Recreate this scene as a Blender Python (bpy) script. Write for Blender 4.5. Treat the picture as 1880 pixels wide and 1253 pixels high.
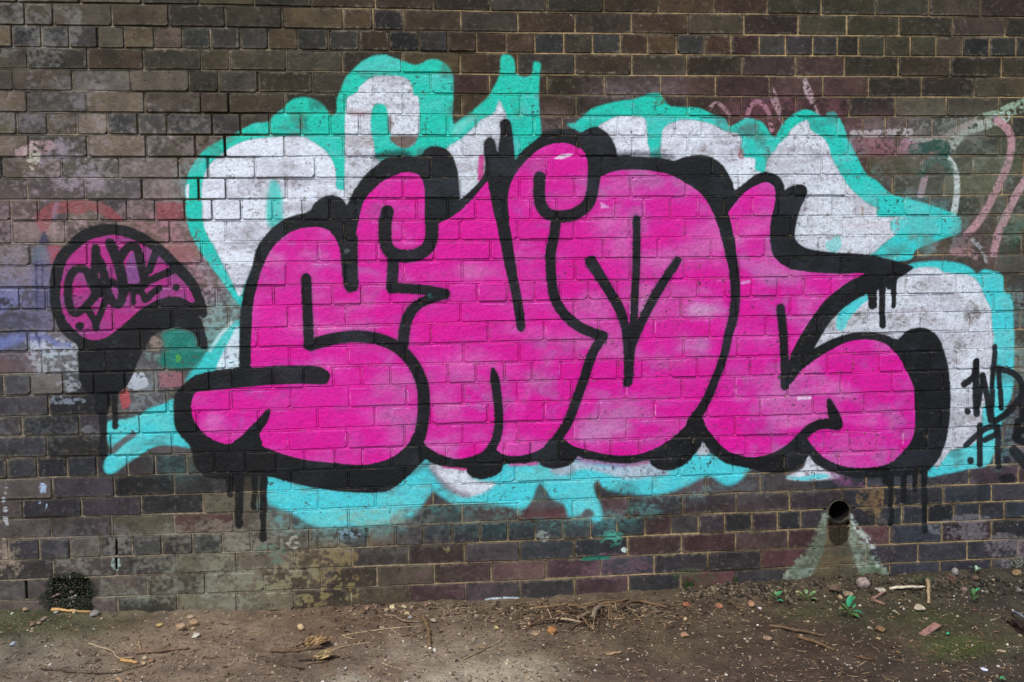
import bpy, bmesh, math, random
import numpy as np
from mathutils import Matrix, Vector

for o in list(bpy.data.objects):
    bpy.data.objects.remove(o)
S = bpy.context.scene
COL = S.collection

# ------------------------------------------------------------------ camera
IMG_W, IMG_H = 1880.0, 1253.0
FPX = 1564.4227
YAW, PITCH, ROLL = 0.08831926, -0.05184486, -0.0158574
CAM = np.array([0.0, -3.44547354, 1.25256156])


def cam_axes(y, p, r):
    fw = np.array([math.sin(y) * math.cos(p), math.cos(y) * math.cos(p), math.sin(p)])
    ri = np.array([math.cos(y), -math.sin(y), 0.0])
    up = np.cross(ri, fw)
    r2 = ri * math.cos(r) + up * math.sin(r)
    return r2, np.cross(r2, fw), fw


RI, UP, FW = cam_axes(YAW, PITCH, ROLL)
cam_d = bpy.data.cameras.new('camera')
cam_d.sensor_width = 36.0
cam_d.lens = 36.0 * FPX / IMG_W
cam_d.clip_start = 0.05
cam_d.clip_end = 500.0
cam = bpy.data.objects.new('camera', cam_d)
COL.objects.link(cam)
cam.matrix_world = Matrix(((RI[0], UP[0], -FW[0], CAM[0]), (RI[1], UP[1], -FW[1], CAM[1]),
                           (RI[2], UP[2], -FW[2], CAM[2]), (0, 0, 0, 1)))
S.camera = cam

# ------------------------------------------------------------------ world, sun, exposure
SUN_EL, SUN_AZ = math.radians(58), math.radians(208)     # azimuth clockwise from +Y: behind the camera, to the left
w = bpy.data.worlds.new('World')
S.world = w
w.use_nodes = True
nt = w.node_tree
sky = nt.nodes.new('ShaderNodeTexSky')
sky.sky_type = 'NISHITA'
sky.sun_disc = False
sky.sun_elevation = SUN_EL
sky.sun_rotation = SUN_AZ
sky.dust_density = 1.5
sky.air_density = 1.0
sky.ozone_density = 0.6
nt.nodes['Background'].inputs['Strength'].default_value = 0.085
nt.links.new(sky.outputs['Color'], nt.nodes['Background'].inputs['Color'])
sun_d = bpy.data.lights.new('sun', 'SUN')
sun_d.energy = 1.5
sun_d.angle = math.radians(14)
sun_d.color = (1.0, 0.965, 0.92)
sun = bpy.data.objects.new('sun', sun_d)
COL.objects.link(sun)
sdir = Vector((math.sin(SUN_AZ) * math.cos(SUN_EL), math.cos(SUN_AZ) * math.cos(SUN_EL), math.sin(SUN_EL)))
sun.rotation_euler = sdir.to_track_quat('Z', 'Y').to_euler()
sun.location = sdir * 20
S.view_settings.view_transform = 'Standard'
S.view_settings.look = 'None'
S.view_settings.gamma = 1.0
S.view_settings.use_curve_mapping = False
S.view_settings.exposure = 1.12
S.render.engine = 'CYCLES'

# ------------------------------------------------------------------ measuring helpers
rnd = random.Random(7)
nrng = np.random.default_rng(11)


def rays(px, py):
    px = np.asarray(px, float)
    py = np.asarray(py, float)
    return FW + ((px - IMG_W / 2) / FPX)[..., None] * RI + ((IMG_H / 2 - py) / FPX)[..., None] * UP


def wall_uv(px, py):
    """a measured point of the photograph -> metres on the wall plane (x, z)"""
    d = rays(px, py)
    t = -CAM[1] / d[..., 1]
    return CAM[0] + t * d[..., 0], CAM[2] + t * d[..., 2]


def to_px(P):
    d = np.asarray(P, float) - CAM
    z = d @ FW
    return IMG_W / 2 + FPX * (d @ RI) / z, IMG_H / 2 - FPX * (d @ UP) / z


def hash2(ix, iy, seed):
    h = (ix.astype(np.int64) * 374761393 + iy.astype(np.int64) * 668265263 + seed * 974634777) & 0xFFFFFFFF
    h = ((h ^ (h >> 13)) * 1274126177) & 0xFFFFFFFF
    h = h ^ (h >> 16)
    return (h & 0xFFFF) / 65535.0


def vn(x, y, seed=0):
    x = np.asarray(x, float)
    y = np.asarray(y, float)
    ix, iy = np.floor(x), np.floor(y)
    fx, fy = x - ix, y - iy
    fx = fx * fx * (3 - 2 * fx)
    fy = fy * fy * (3 - 2 * fy)
    a = hash2(ix, iy, seed)
    b = hash2(ix + 1, iy, seed)
    c = hash2(ix, iy + 1, seed)
    d = hash2(ix + 1, iy + 1, seed)
    return (a * (1 - fx) + b * fx) * (1 - fy) + (c * (1 - fx) + d * fx) * fy


def fbmp(x, y, seed=0, octv=4):
    s, a, t = 0.0, 1.0, 0.0
    x = np.asarray(x, float)
    y = np.asarray(y, float)
    for k in range(octv):
        s = s + a * vn(x * 2 ** k + 17.3 * k, y * 2 ** k - 9.1 * k, seed + k)
        t += a
        a *= 0.5
    return s / t


GX = [wall_uv(np.array(x), np.array(1100.0))[0].item() for x in (0, 470, 940, 1410, 1880)]
GZ = [0.055, 0.012, 0.006, 0.030, 0.034]


def terrain(x, y):
    x = np.asarray(x, float)
    y = np.asarray(y, float)
    z = np.interp(x, GX, GZ) * np.exp(np.minimum(y, 0) / 0.28)
    z = z + (fbmp(x * 3, y * 3, 5, 3) - 0.5) * 0.022 + (fbmp(x * 14, y * 14, 9, 3) - 0.5) * 0.016 + (fbmp(x * 45, y * 45, 21, 2) - 0.5) * 0.011
    berm = np.clip((x - 0.95) / 0.3, 0, 1) * np.exp(-((y + 0.08) / 0.09) ** 2)
    z = z + berm * (0.008 + 0.03 * fbmp(x * 16, y * 16, 33, 2))
    return z


def grounds(px, py):
    d = rays(px, py)
    z = np.zeros(d.shape[:-1])
    for _ in range(5):
        t = (z - CAM[2]) / d[..., 2]
        x, y = CAM[0] + t * d[..., 0], np.minimum(CAM[1] + t * d[..., 1], -0.012)
        z = terrain(x, y)
    return x, y, z


def ground(px, py):
    return tuple(float(a) for a in grounds(float(px), float(py)))


def px_scale(x, y, z):
    return FPX / float((np.array([x, y, z]) - CAM) @ FW)      # pixels per metre


def lin(c):
    c = np.asarray(c, float) / 255.0
    return np.where(c <= 0.04045, c / 12.92, ((c + 0.055) / 1.055) ** 2.4)


# ------------------------------------------------------------------ brick layout measured from the photograph
HC = 0.0825
XS = (0, 470, 940, 1410, 1880)
BED = {0: (4, 11, 22, 26, 32.5), 1: (46, 51.5, 60, 64.5, 68), 2: (87, 91, 97.5, 102, 105), 3: (126.5, 130, 137, 140, 142),
       4: (166.5, 170, 174, 177.5, 179), 5: (206.5, 208.5, 212.5, 214.5, 214.5), 6: (247.5, 248, 250, 250, 252),
       7: (288.5, 288.5, 287.5, 286, 286), 8: (328, 327.5, 327, 322, 320.5), 9: (367.5, 366, 364, 360.5, 358),
       10: (406, 404.5, 404, 398, 394.5), 11: (448, 444.5, 441, 434.5, 431), 12: (489, 482.5, 476, 473, 466),
       13: (528.5, 525, 517.5, 510, 502.5), 14: (569, 563, 554, 545, 537.5), 15: (610, 603, 590, 581, 571),
       16: (646, 638, 627.5, 617.5, 605), 17: (688, 676, 665, 654, 640), 18: (727.5, 715, 701, 690, 676),
       19: (766, 752.5, 739, 729, 711), 20: (801, 792.5, 774, 764.5, 746), 21: (842, 830, 812, 799, 781),
       22: (879, 867.5, 849.5, 835, 820), 23: (919, 904, 885.5, 869, 852), 24: (953, 940.5, 922, 903, 887),
       25: (991, 977, 957, 940, 919), 26: (1030, 1013.5, 994, 975, 952), 27: (1067, 1048, 1031, 1009, 990),
       28: (1104, 1087, 1067, 1044, 1024)}
JOINT = {
    -1: (260, 364, 466, 571, 689, 795, 900, 1004, 1109, 1209, 1311, 1409, 1508, 1607, 1706, 1801),
    0: (44.5, 96, 205, 309, 412.5, 517.5, 630, 685, 740, 846, 951, 1056, 1159.5, 1262.5, 1366, 1466, 1555, 1651, 1749, 1846),
    1: (22.5, 76, 126, 179, 228, 282.5, 335, 386, 440, 492.5, 546, 602.5, 659, 714, 769, 822.5, 875, 930, 982, 1035, 1088, 1139.5, 1189.5, 1242, 1293, 1342.5, 1394.5, 1442.5, 1493, 1537.5, 1577, 1624, 1672, 1719, 1767.5, 1817.5, 1866),
    2: (50, 160, 262.5, 369, 421, 526, 629, 737.5, 845, 950, 1056, 1160, 1261, 1362.5, 1461, 1551, 1650, 1745, 1839.5),
    3: (24, 132.5, 240, 347.5, 401, 472.5, 574, 685, 791, 899, 1004.5, 1110, 1213, 1314, 1412.5, 1511, 1595, 1692.5, 1789.5),
    4: (50, 158, 265, 369, 419, 522.5, 634, 740, 848, 955.5, 1058, 1162.5, 1262.5, 1362.5, 1461, 1559, 1644, 1738, 1834),
    5: (31, 86, 141, 197.5, 252.5, 305.5, 389, 441, 495, 552.5, 606, 660, 715, 770, 821, 874.5, 930, 980, 1032.5, 1085, 1134, 1186, 1239, 1289, 1340, 1389, 1437.5, 1486, 1536, 1585, 1626, 1665, 1712.5, 1761, 1809, 1859),
    6: (52.5, 160, 267.5, 358, 412.5, 522, 631, 740, 849, 955, 1060, 1161, 1264, 1362.5, 1460, 1557, 1644.5, 1741, 1835),
    7: (2.5, 112.5, 219, 327, 381, 467.5, 579, 685, 791, 897.5, 1004.5, 1105, 1207, 1307.5, 1409, 1509, 1594, 1690, 1786, 1880),
    8: (50, 156, 260, 364.5, 415, 525, 634, 740, 846, 954, 1056, 1159, 1259, 1357.5, 1456, 1554, 1639, 1734, 1841),
    9: (20, 70, 126, 180, 234, 285, 339, 390, 443, 501, 556, 605, 654, 707, 765, 822, 872.5, 925, 975, 1022.5, 1079, 1130, 1181, 1231, 1283, 1331, 1380.5, 1430.5, 1480, 1530, 1570, 1612.5, 1660, 1708, 1754, 1802.5, 1850),
    10: (21, 120, 215, 311, 414, 524, 632, 739, 845, 950, 1054, 1155, 1257.5, 1354, 1452, 1550, 1639, 1731, 1827.5),
    11: (55, 160, 265, 370, 475, 584, 692.5, 797.5, 901, 1005, 1107.5, 1207.5, 1306, 1405, 1504, 1599, 1686, 1781, 1876),
    12: (100, 205, 310, 416, 525, 635, 740, 849, 952, 1056, 1157, 1257, 1356, 1450, 1545, 1640, 1732, 1826),
    13: (35, 84, 135, 188, 240, 290, 341, 397, 450, 502, 556, 610, 664, 717.5, 771, 822.5, 876, 931, 981, 1029, 1080, 1134, 1181, 1231, 1281, 1331, 1379, 1427.5, 1476, 1525, 1572.5, 1620, 1664, 1709, 1756, 1804, 1846),
    14: (100, 207, 315, 419, 529, 636, 741, 846, 955, 1054, 1155, 1251, 1352, 1451, 1547, 1640, 1731, 1826),
    15: (51, 156, 259, 364, 472, 580, 689, 791, 896, 1000, 1100, 1201, 1304, 1407, 1501, 1595, 1689, 1782, 1875),
    16: (77.5, 195, 304, 415, 531, 639, 745, 851, 954, 1056, 1157, 1255, 1354, 1449, 1547, 1637, 1730, 1825),
    17: (6, 56, 116, 172.5, 230, 284, 337, 385, 427, 500, 557.5, 612, 664, 717.5, 766, 822.5, 874, 926, 977.5, 1030, 1082, 1134, 1180, 1230, 1280, 1331, 1377.5, 1425, 1474, 1519, 1567.5, 1614, 1660, 1707.5, 1755, 1800, 1846),
    18: (89, 200, 306, 424, 534, 641, 746, 850, 950, 1050, 1149, 1252, 1350, 1447, 1544, 1637.5, 1732, 1825),
    19: (40, 145, 256, 362, 475, 582.5, 689, 792, 896, 999, 1100, 1201, 1300, 1397.5, 1492.5, 1587.5, 1680, 1777, 1860),
    20: (86, 204, 316, 422.5, 530, 637.5, 742.5, 850, 951, 1052.5, 1150, 1250, 1349, 1447.5, 1545, 1637.5, 1729, 1826),
    21: (12.5, 67.5, 122.5, 177.5, 234, 285, 342.5, 392, 450, 507.5, 559, 615, 666, 719, 771, 821, 872.5, 926, 975, 1026, 1075, 1122.5, 1174, 1224, 1272.5, 1320, 1369, 1417.5, 1464, 1515, 1560, 1607.5, 1656, 1702.5, 1751, 1796, 1842),
    22: (96, 209, 319, 425, 536, 640, 745, 845, 946, 1050, 1150, 1247.5, 1347.5, 1441, 1539, 1636, 1730, 1826),
    23: (41, 149, 259, 372.5, 476, 584, 690, 795, 896, 1000, 1100, 1199, 1296, 1396, 1494, 1591, 1687, 1780, 1870),
    24: (94, 205, 320, 429, 534, 640, 746, 849, 951, 1052, 1155, 1254, 1352, 1450, 1546, 1640, 1732, 1821),
    25: (16, 72.5, 129, 186, 213, 242.5, 297.5, 354, 409, 461, 514, 569, 621, 674, 726, 777.5, 830, 881, 932.5, 982.5, 1032.5, 1084, 1132.5, 1184, 1232.5, 1282.5, 1331, 1381, 1427.5, 1470, 1520, 1561, 1609, 1656, 1704, 1752.5, 1799, 1844),
    26: (97.5, 213, 325, 435, 541, 647.5, 750, 852.5, 955, 1055, 1152.5, 1251, 1351, 1447.5, 1541, 1634, 1730, 1821),
    27: (47.5, 96, 162, 270, 377.5, 485, 590, 692.5, 797.5, 902, 1002.5, 1102.5, 1201, 1300, 1397, 1494, 1591, 1686, 1776, 1869),
    28: (100, 216, 326, 435, 540, 642.5, 751, 855, 955, 1055, 1154, 1250, 1350, 1445, 1541, 1634, 1726, 1821),
}
UMIN, UMAX, VTOP = -3.3, 3.9, 3.05
C_TOP, C_BOT = -8, 30
bed_uv = {i: wall_uv(np.array(XS, float), np.array(v, float)) for i, v in BED.items()}


def bed_v(i, u):
    if i in bed_uv:
        r = np.interp(u, bed_uv[i][0], bed_uv[i][1])
        return r if isinstance(u, np.ndarray) else float(r)
    k = 0 if i < 0 else 28
    return bed_v(k, u) + (k - i) * HC


PIPE_U, PIPE_V = [float(a) for a in wall_uv(np.array(1541.0), np.array(939.0))]
PIPE_R = 0.045
HOLE = [(95, 1064), (108, 1057), (130, 1054), (150, 1058), (160, 1072), (163, 1092), (170, 1120), (88, 1125), (90, 1092)]
HOLE_UV = np.stack(wall_uv(np.array([p[0] for p in HOLE], float), np.array([p[1] for p in HOLE], float)), -1)


def in_poly(x, y, poly):
    x = np.asarray(x, float)
    y = np.asarray(y, float)
    r = np.zeros(x.shape, bool)
    n = len(poly)
    for i in range(n):
        x0, y0 = poly[i]
        x1, y1 = poly[(i + 1) % n]
        c = ((y0 > y) != (y1 > y)) & (x < (x1 - x0) * (y - y0) / (y1 - y0 + 1e-12) + x0)
        r ^= c
    return r


courses = {}
for c in range(C_TOP, C_BOT):
    hdr = (c % 4 == 1)
    pitch = 0.1135 if hdr else 0.227
    us = []
    if c in JOINT:
        px = np.array(JOINT[c], float)
        y0 = np.interp(px, XS, BED[max(0, min(28, c))]) + (18 if c >= 0 else -18)
        us = [float(a) for a in wall_uv(px, y0)[0]]
    else:
        us = [rnd.uniform(-.1, .1)]
    while us[0] > UMIN:
        us.insert(0, us[0] - pitch * rnd.uniform(.97, 1.03))
    while us[-1] < UMAX:
        us.append(us[-1] + pitch * rnd.uniform(.97, 1.03))
    lim = 0.19 if hdr else 0.30
    out = [us[0]]
    for a in us[1:]:
        if a - out[-1] > lim and not (c == 5 and a - out[-1] < 0.2):
            out.append((a + out[-1]) / 2)
        out.append(a)
    courses[c] = out

bricks = []      # (course, uL, uR)
for c, us in courses.items():
    for a, b in zip(us[:-1], us[1:]):
        um = (a + b) / 2
        vm = (bed_v(c, um) + bed_v(c + 1, um)) / 2
        if c == 25 and abs(um - PIPE_U) < 0.03:
            continue
        if c == 27 and in_poly(np.array([um]), np.array([vm]), HOLE_UV)[0]:
            continue
        bricks.append((c, a, b, vm))

# ------------------------------------------------------------------ paint on the wall: masks drawn in wall metres
PU0, PU1, PV0, PV1, PPM = -2.75, 3.15, -0.12, 2.62, 490.0
PWD, PHT = int((PU1 - PU0) * PPM), int((PV1 - PV0) * PPM)
C_ = np.zeros((PHT, PWD, 3), np.float32)
A_ = np.zeros((PHT, PWD), np.float32)


def tex_xy(pts):
    p = np.array([(q[0], q[1]) for q in pts], float)
    u, v = wall_uv(p[:, 0], p[:, 1])
    return np.stack([(u - PU0) * PPM, (PV1 - v) * PPM], -1)


def smooth(pts, closed, n=4):
    p = np.array(pts, float)
    N = len(p)
    out = []
    rng_ = range(N if closed else N - 1)
    for i in rng_:
        if closed:
            a, b, c, d = p[i - 1], p[i], p[(i + 1) % N], p[(i + 2) % N]
        else:
            a, b, c, d = p[max(i - 1, 0)], p[i], p[i + 1], p[min(i + 2, N - 1)]
        for k in range(n):
            t = k / n
            out.append(0.5 * ((2 * b) + (c - a) * t + (2 * a - 5 * b + 4 * c - d) * t * t + (3 * b - a - 3 * c + d) * t ** 3))
    if not closed:
        out.append(p[-1])
    return np.array(out)


def gauss(m, s):
    if s < 0.3:
        return m
    r = max(1, int(2.6 * s))
    k = np.exp(-0.5 * (np.arange(-r, r + 1) / s) ** 2)
    k /= k.sum()
    for ax in (0, 1):
        pad = [(0, 0), (0, 0)]
        pad[ax] = (r, r)
        q = np.pad(m, pad)
        acc = np.zeros_like(m)
        for i, kk in enumerate(k):
            acc += kk * (q[i:i + m.shape[0], :] if ax == 0 else q[:, i:i + m.shape[1]])
        m = acc
    return m


def fill_mask(q, soft=0.7):
    """non-zero scan-line fill of a closed outline (texture px) -> (mask, y0, x0)"""
    pad = int(3 * soft) + 3
    x0, y0 = int(q[:, 0].min()) - pad, int(q[:, 1].min()) - pad
    x1, y1 = int(q[:, 0].max()) + pad + 1, int(q[:, 1].max()) + pad + 1
    W, H = x1 - x0, y1 - y0
    m = np.zeros((H, W + 1), np.float32)
    ax, ay = q[:, 0] - x0, q[:, 1] - y0
    bx, by = np.roll(ax, -1), np.roll(ay, -1)
    for r in range(H):
        for s in (0.25, 0.75):
            y = r + s
            h = ((ay <= y) & (by > y)) | ((by <= y) & (ay > y))
            if not h.any():
                continue
            xs = ax[h] + (y - ay[h]) / (by[h] - ay[h]) * (bx[h] - ax[h])
            dr = np.where(by[h] > ay[h], 1, -1)
            o = np.argsort(xs)
            xs, dr = xs[o], dr[o]
            wn = 0
            for k in range(len(xs) - 1):
                wn += dr[k]
                if wn != 0:
                    a, b = xs[k], xs[k + 1]
                    ia, ib = int(a), int(b)
                    if ia == ib:
                        m[r, ia] += 0.5 * (b - a)
                    else:
                        m[r, ia] += 0.5 * (ia + 1 - a)
                        m[r, ia + 1:ib] += 0.5
                        m[r, ib] += 0.5 * (b - ib)
    return gauss(np.clip(m[:, :W], 0, 1), soft), y0, x0


def stroke_mask(pts, r, soft=0.7, sm=True):
    """pts: (x, y[, r]) in photo px; radius in photo px"""
    P = np.array([(q[0], q[1], q[2] if len(q) > 2 else r) for q in pts], float)
    if sm and len(P) > 2:
        P = smooth(P, False, 5)
    q = tex_xy(P)
    sc = np.hypot(*(tex_xy(P[:, :2] + np.array([[1.0, 0]])) - q).T)
    rr = P[:, 2] * sc
    pad = int(rr.max() + 3 * soft) + 3
    x0, y0 = int(q[:, 0].min()) - pad, int(q[:, 1].min()) - pad
    W, H = int(q[:, 0].max()) + pad + 1 - x0, int(q[:, 1].max()) + pad + 1 - y0
    m = np.zeros((H, W), np.float32)
    if len(q) == 1:
        q = np.vstack([q, q + 0.01])
        rr = np.append(rr, rr)
    for i in range(len(q) - 1):
        a, b, ra, rb = q[i] - (x0, y0), q[i + 1] - (x0, y0), rr[i], rr[i + 1]
        e = max(ra, rb) + 2
        xa, xb = int(max(0, min(a[0], b[0]) - e)), int(min(W, max(a[0], b[0]) + e + 1))
        ya, yb = int(max(0, min(a[1], b[1]) - e)), int(min(H, max(a[1], b[1]) + e + 1))
        gx, gy = np.meshgrid(np.arange(xa, xb) + .5, np.arange(ya, yb) + .5)
        d = b - a
        t = np.clip(((gx - a[0]) * d[0] + (gy - a[1]) * d[1]) / max(1e-6, d @ d), 0, 1)
        dist = np.hypot(gx - a[0] - t * d[0], gy - a[1] - t * d[1])
        np.maximum(m[ya:yb, xa:xb], np.clip(ra + (rb - ra) * t - dist + .5, 0, 1), out=m[ya:yb, xa:xb])
    return gauss(m, soft), y0, x0


def clipwin(m, y0, x0):
    ya, xa = max(0, -y0), max(0, -x0)
    yb, xb = min(m.shape[0], PHT - y0), min(m.shape[1], PWD - x0)
    if yb <= ya or xb <= xa:
        return None
    return m[ya:yb, xa:xb], slice(y0 + ya, y0 + yb), slice(x0 + xa, x0 + xb)


def lay(mk, col, amt=1.0, mod=None):
    """spray one colour: col = rgb 0-255 or full-size colour field; mod = full-size 0-1 field"""
    cw = clipwin(*mk)
    if cw is None:
        return
    m, ys, xs = cw
    m = m * amt
    if mod is not None:
        m = m * mod[ys, xs]
    a0 = A_[ys, xs]
    an = m + a0 * (1 - m)
    cc = col[ys, xs] if isinstance(col, np.ndarray) and col.ndim == 3 else np.array(col, np.float32) / 255.0
    C_[ys, xs] = np.where(an[..., None] > 1e-4, (m[..., None] * cc + ((1 - m) * a0)[..., None] * C_[ys, xs]) / np.maximum(an, 1e-4)[..., None], C_[ys, xs])
    A_[ys, xs] = an


def scrape(mk, amt=1.0, mod=None):
    cw = clipwin(*mk)
    if cw is None:
        return
    m, ys, xs = cw
    A_[ys, xs] *= 1 - m * amt * (1 if mod is None else mod[ys, xs])


def poly(pts, soft=0.7, sm=True):
    p = smooth([(a, b) for a, b in pts], True) if sm else np.array(pts, float)
    return fill_mask(tex_xy(p), soft)


def noise2(cell_u, cell_v, seed, octv=4):
    gx = np.arange(PWD) / (cell_u * PPM)
    gy = np.arange(PHT) / (cell_v * PPM)
    out = np.zeros((PHT, PWD), np.float32)
    t, a = 0.0, 1.0
    r = np.random.default_rng(seed)
    for k in range(octv):
        f = 2 ** k
        nx, ny = int(gx[-1] * f) + 3, int(gy[-1] * f) + 3
        G = r.random((ny, nx)).astype(np.float32)
        X, Y = gx * f, gy * f
        ix, iy = X.astype(int), Y.astype(int)
        fx, fy = (X - ix).astype(np.float32), (Y - iy).astype(np.float32)
        fx, fy = fx * fx * (3 - 2 * fx), fy * fy * (3 - 2 * fy)
        R0 = G[iy][:, ix] * (1 - fx) + G[iy][:, ix + 1] * fx
        R1 = G[iy + 1][:, ix] * (1 - fx) + G[iy + 1][:, ix + 1] * fx
        out += a * (R0 * (1 - fy)[:, None] + R1 * fy[:, None])
        t += a
        a *= 0.55
    return out / t


def sstep(a, b, x):
    t = np.clip((x - a) / (b - a), 0, 1)
    return t * t * (3 - 2 * t)


N_big = noise2(0.45, 0.35, 1, 5)
N_str = noise2(0.22, 0.05, 2, 4)       # drawn-out horizontal spray passes
N_mid = noise2(0.07, 0.06, 3, 4)
N_fin = noise2(0.014, 0.012, 4, 3)
N_pit = noise2(0.007, 0.006, 5, 2)
N_low = noise2(0.9, 0.6, 6, 3)
BR = np.full((PHT, PWD), 0.5, np.float32)      # one random value per brick (each brick takes paint differently)
for c, a, b, vm in bricks:
    xa, xb = int((a - PU0) * PPM), int((b - PU0) * PPM)
    ya, yb = int((PV1 - bed_v(c, (a + b) / 2)) * PPM), int((PV1 - bed_v(c + 1, (a + b) / 2)) * PPM)
    if xb > 0 and yb > 0 and xa < PWD and ya < PHT:
        BR[max(0, ya):max(0, yb), max(0, xa):max(0, xb)] = rnd.random()


def mixf(c0, c1, f):
    c0 = np.array(c0, np.float32) / 255 if not (isinstance(c0, np.ndarray) and c0.ndim == 3) else c0
    c1 = np.array(c1, np.float32) / 255 if not (isinstance(c1, np.ndarray) and c1.ndim == 3) else c1
    return (c0 * (1 - f[..., None]) + c1 * f[..., None]).astype(np.float32)


YY = np.linspace(0, 1, PHT, dtype=np.float32)[:, None] * np.ones((1, PWD), np.float32)
XX = np.linspace(0, 1, PWD, dtype=np.float32)[None, :] * np.ones((PHT, 1), np.float32)
# colour fields of the paints themselves
N_cl = noise2(0.16, 0.10, 8, 5)
turq = mixf((6, 200, 172), (74, 208, 216), sstep(0.25, 0.72, YY * 0.8 + XX * 0.25))
turq = mixf(turq, (120, 205, 202), sstep(0.45, 0.75, N_mid * .5 + N_str * .3 + BR * .3) * .55)
white = mixf((232, 237, 246), (190, 189, 198), sstep(0.45, 0.78, N_mid * .6 + BR * .25 + N_fin * .2) * .75)
white = mixf(white, (208, 207, 222), sstep(.5, .7, N_str) * .5)
white = mixf(white, (152, 146, 148), sstep(.50, .74, N_str * .45 + N_cl * .25 + N_fin * .3) * .45)
white = mixf(white, (128, 116, 112), sstep(.62, .74, N_mid * .4 + N_str * .3 + N_fin * .3) * .5)
magen = mixf((222, 0, 150), (212, 50, 156), sstep(.36, .66, N_str * .35 + N_big * .33 + N_cl * .32))
magen = mixf(magen, (208, 96, 172), sstep(.47, .70, N_cl * .55 + N_big * .3 + XX * .12 + BR * .05) * .85)
magen = mixf(magen, (180, 112, 166), sstep(.56, .72, N_mid * .5 + N_low * .35 + XX * .15 + BR * .08) * .6)
magen = mixf(magen, (160, 14, 112), sstep(.58, .76, N_cl * .4 + N_mid * .4 + N_fin * .2) * .4)
thin = 1 - .55 * sstep(.52, .72, N_cl * .55 + N_mid * .45)           # thin, patchy spray passes
black = mixf((8, 9, 11), (36, 40, 46), sstep(.40, .74, N_mid * .35 + BR * .25 + N_fin * .2 + N_cl * .2) * .85)
wear = sstep(0.27, 0.35, N_fin * .62 + N_mid * .3 + N_pit * .1)          # 0 where paint has gone
wear_h = sstep(0.36, 0.54, N_fin * .5 + N_mid * .35 + N_pit * .15)       # much more worn
spots = sstep(.50, .60, N_fin * .45 + N_mid * .55)
dust = sstep(.4, .7, N_fin * .5 + N_mid * .5)


def rag(mk, amp=.9):
    """break a soft mask up into a ragged, blotchy edge"""
    m, y0, x0 = mk
    ys = np.clip(np.arange(y0, y0 + m.shape[0]), 0, PHT - 1)
    xs = np.clip(np.arange(x0, x0 + m.shape[1]), 0, PWD - 1)
    n = (N_mid * .5 + N_fin * .5)[np.ix_(ys, xs)]
    return sstep(.30, .70, m + (n - .5) * amp * 2 * np.minimum(1, m * 3)).astype(np.float32), y0, x0


def blob(x, y, rx, ry, col, amt, mod=None):
    t = np.linspace(0, 2 * math.pi, 18)[:-1]
    lay(rag(poly([(x + rx * math.cos(a) * (1 + .18 * math.sin(3 * a + x)), y + ry * math.sin(a) * (1 + .15 * math.cos(2 * a + y))) for a in t], soft=max(1.5, min(rx, ry) * .22)), .9 if min(rx, ry) > 5 else .2), col, amt, mod)


def mist(x, y, rx, ry, col, amt, mod=None):
    t = np.linspace(0, 2 * math.pi, 18)[:-1]
    lay(poly([(x + rx * math.cos(a) * (1 + .25 * math.sin(3 * a + x)), y + ry * math.sin(a) * (1 + .2 * math.cos(2 * a + y))) for a in t], soft=min(rx, ry) * .55), col, amt, mod)


# --- stains, dust and old faded paint on the bare brick
blob(60, 60, 90, 60, (150, 148, 142), .35, dust)
blob(120, 240, 170, 110, (150, 140, 142), .40, dust)
blob(270, 330, 230, 110, (150, 138, 130), .42, dust)
blob(120, 330, 60, 70, (160, 140, 165), .35, dust)
blob(60, 285, 14, 26, (205, 200, 180), .7, wear_h)
blob(72, 270, 26, 14, (180, 145, 148), .6, wear_h)
blob(40, 280, 14, 10, (185, 150, 150), .6, wear_h)
blob(70, 560, 120, 60, (120, 118, 150), .40, dust)
blob(60, 420, 90, 60, (150, 128, 128), .45, dust)
blob(30, 500, 50, 60, (140, 138, 150), .35, dust)
blob(330, 440, 80, 50, (170, 120, 130), .55, dust)
blob(385, 500, 40, 50, (185, 125, 135), .65, dust)
blob(390, 560, 50, 45, (150, 140, 140), .6, dust)
blob(300, 490, 60, 40, (170, 110, 140), .6, dust)
blob(390, 610, 40, 60, (120, 170, 160), .5, dust)
blob(110, 660, 60, 34, (190, 195, 200), .6, wear_h)
blob(90, 640, 40, 20, (170, 200, 205), .5, wear_h)
blob(250, 700, 24, 14, (205, 210, 220), .85, wear_h)
blob(130, 706, 26, 12, (170, 172, 178), .6, wear_h)
blob(270, 735, 40, 20, (130, 132, 135), .6, dust)
blob(120, 735, 34, 10, (160, 170, 185), .5, wear_h)
blob(60, 790, 90, 40, (120, 122, 126), .25, dust)
blob(200, 790, 40, 26, (150, 152, 160), .3, dust)
for yy_ in (880, 895, 912, 930, 948, 958):
    blob(10 + rnd.uniform(-3, 3), yy_, 3, 7, (200, 205, 215), .8, 1 - wear)
    blob(10 + rnd.uniform(-4, 4), yy_ + 6, 5, 6, (190, 190, 195), .7, spots)
blob(79, 897, 7, 10, (170, 190, 215), .9, spots)
blob(80, 926, 8, 10, (170, 190, 215), .9, spots)
blob(15, 1030, 26, 44, (178, 158, 138), .65, dust)
blob(160, 1000, 120, 40, (128, 120, 124), .3, dust)
blob(400, 1040, 260, 70, (138, 134, 116), .50, dust)
blob(330, 1080, 200, 40, (128, 132, 116), .45, dust)
blob(213, 1036, 9, 15, (165, 190, 178), .7, wear_h)
blob(590, 1050, 90, 50, (136, 116, 74), .6, spots)
blob(560, 1078, 100, 36, (132, 120, 78), .7, spots)
blob(480, 1060, 90, 50, (130, 128, 106), .6, spots)
blob(500, 1018, 26, 22, (76, 112, 94), .7, spots)
blob(470, 990, 60, 30, (140, 130, 120), .4, dust)
blob(540, 996, 14, 12, (190, 185, 170), .6, wear_h)
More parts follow.
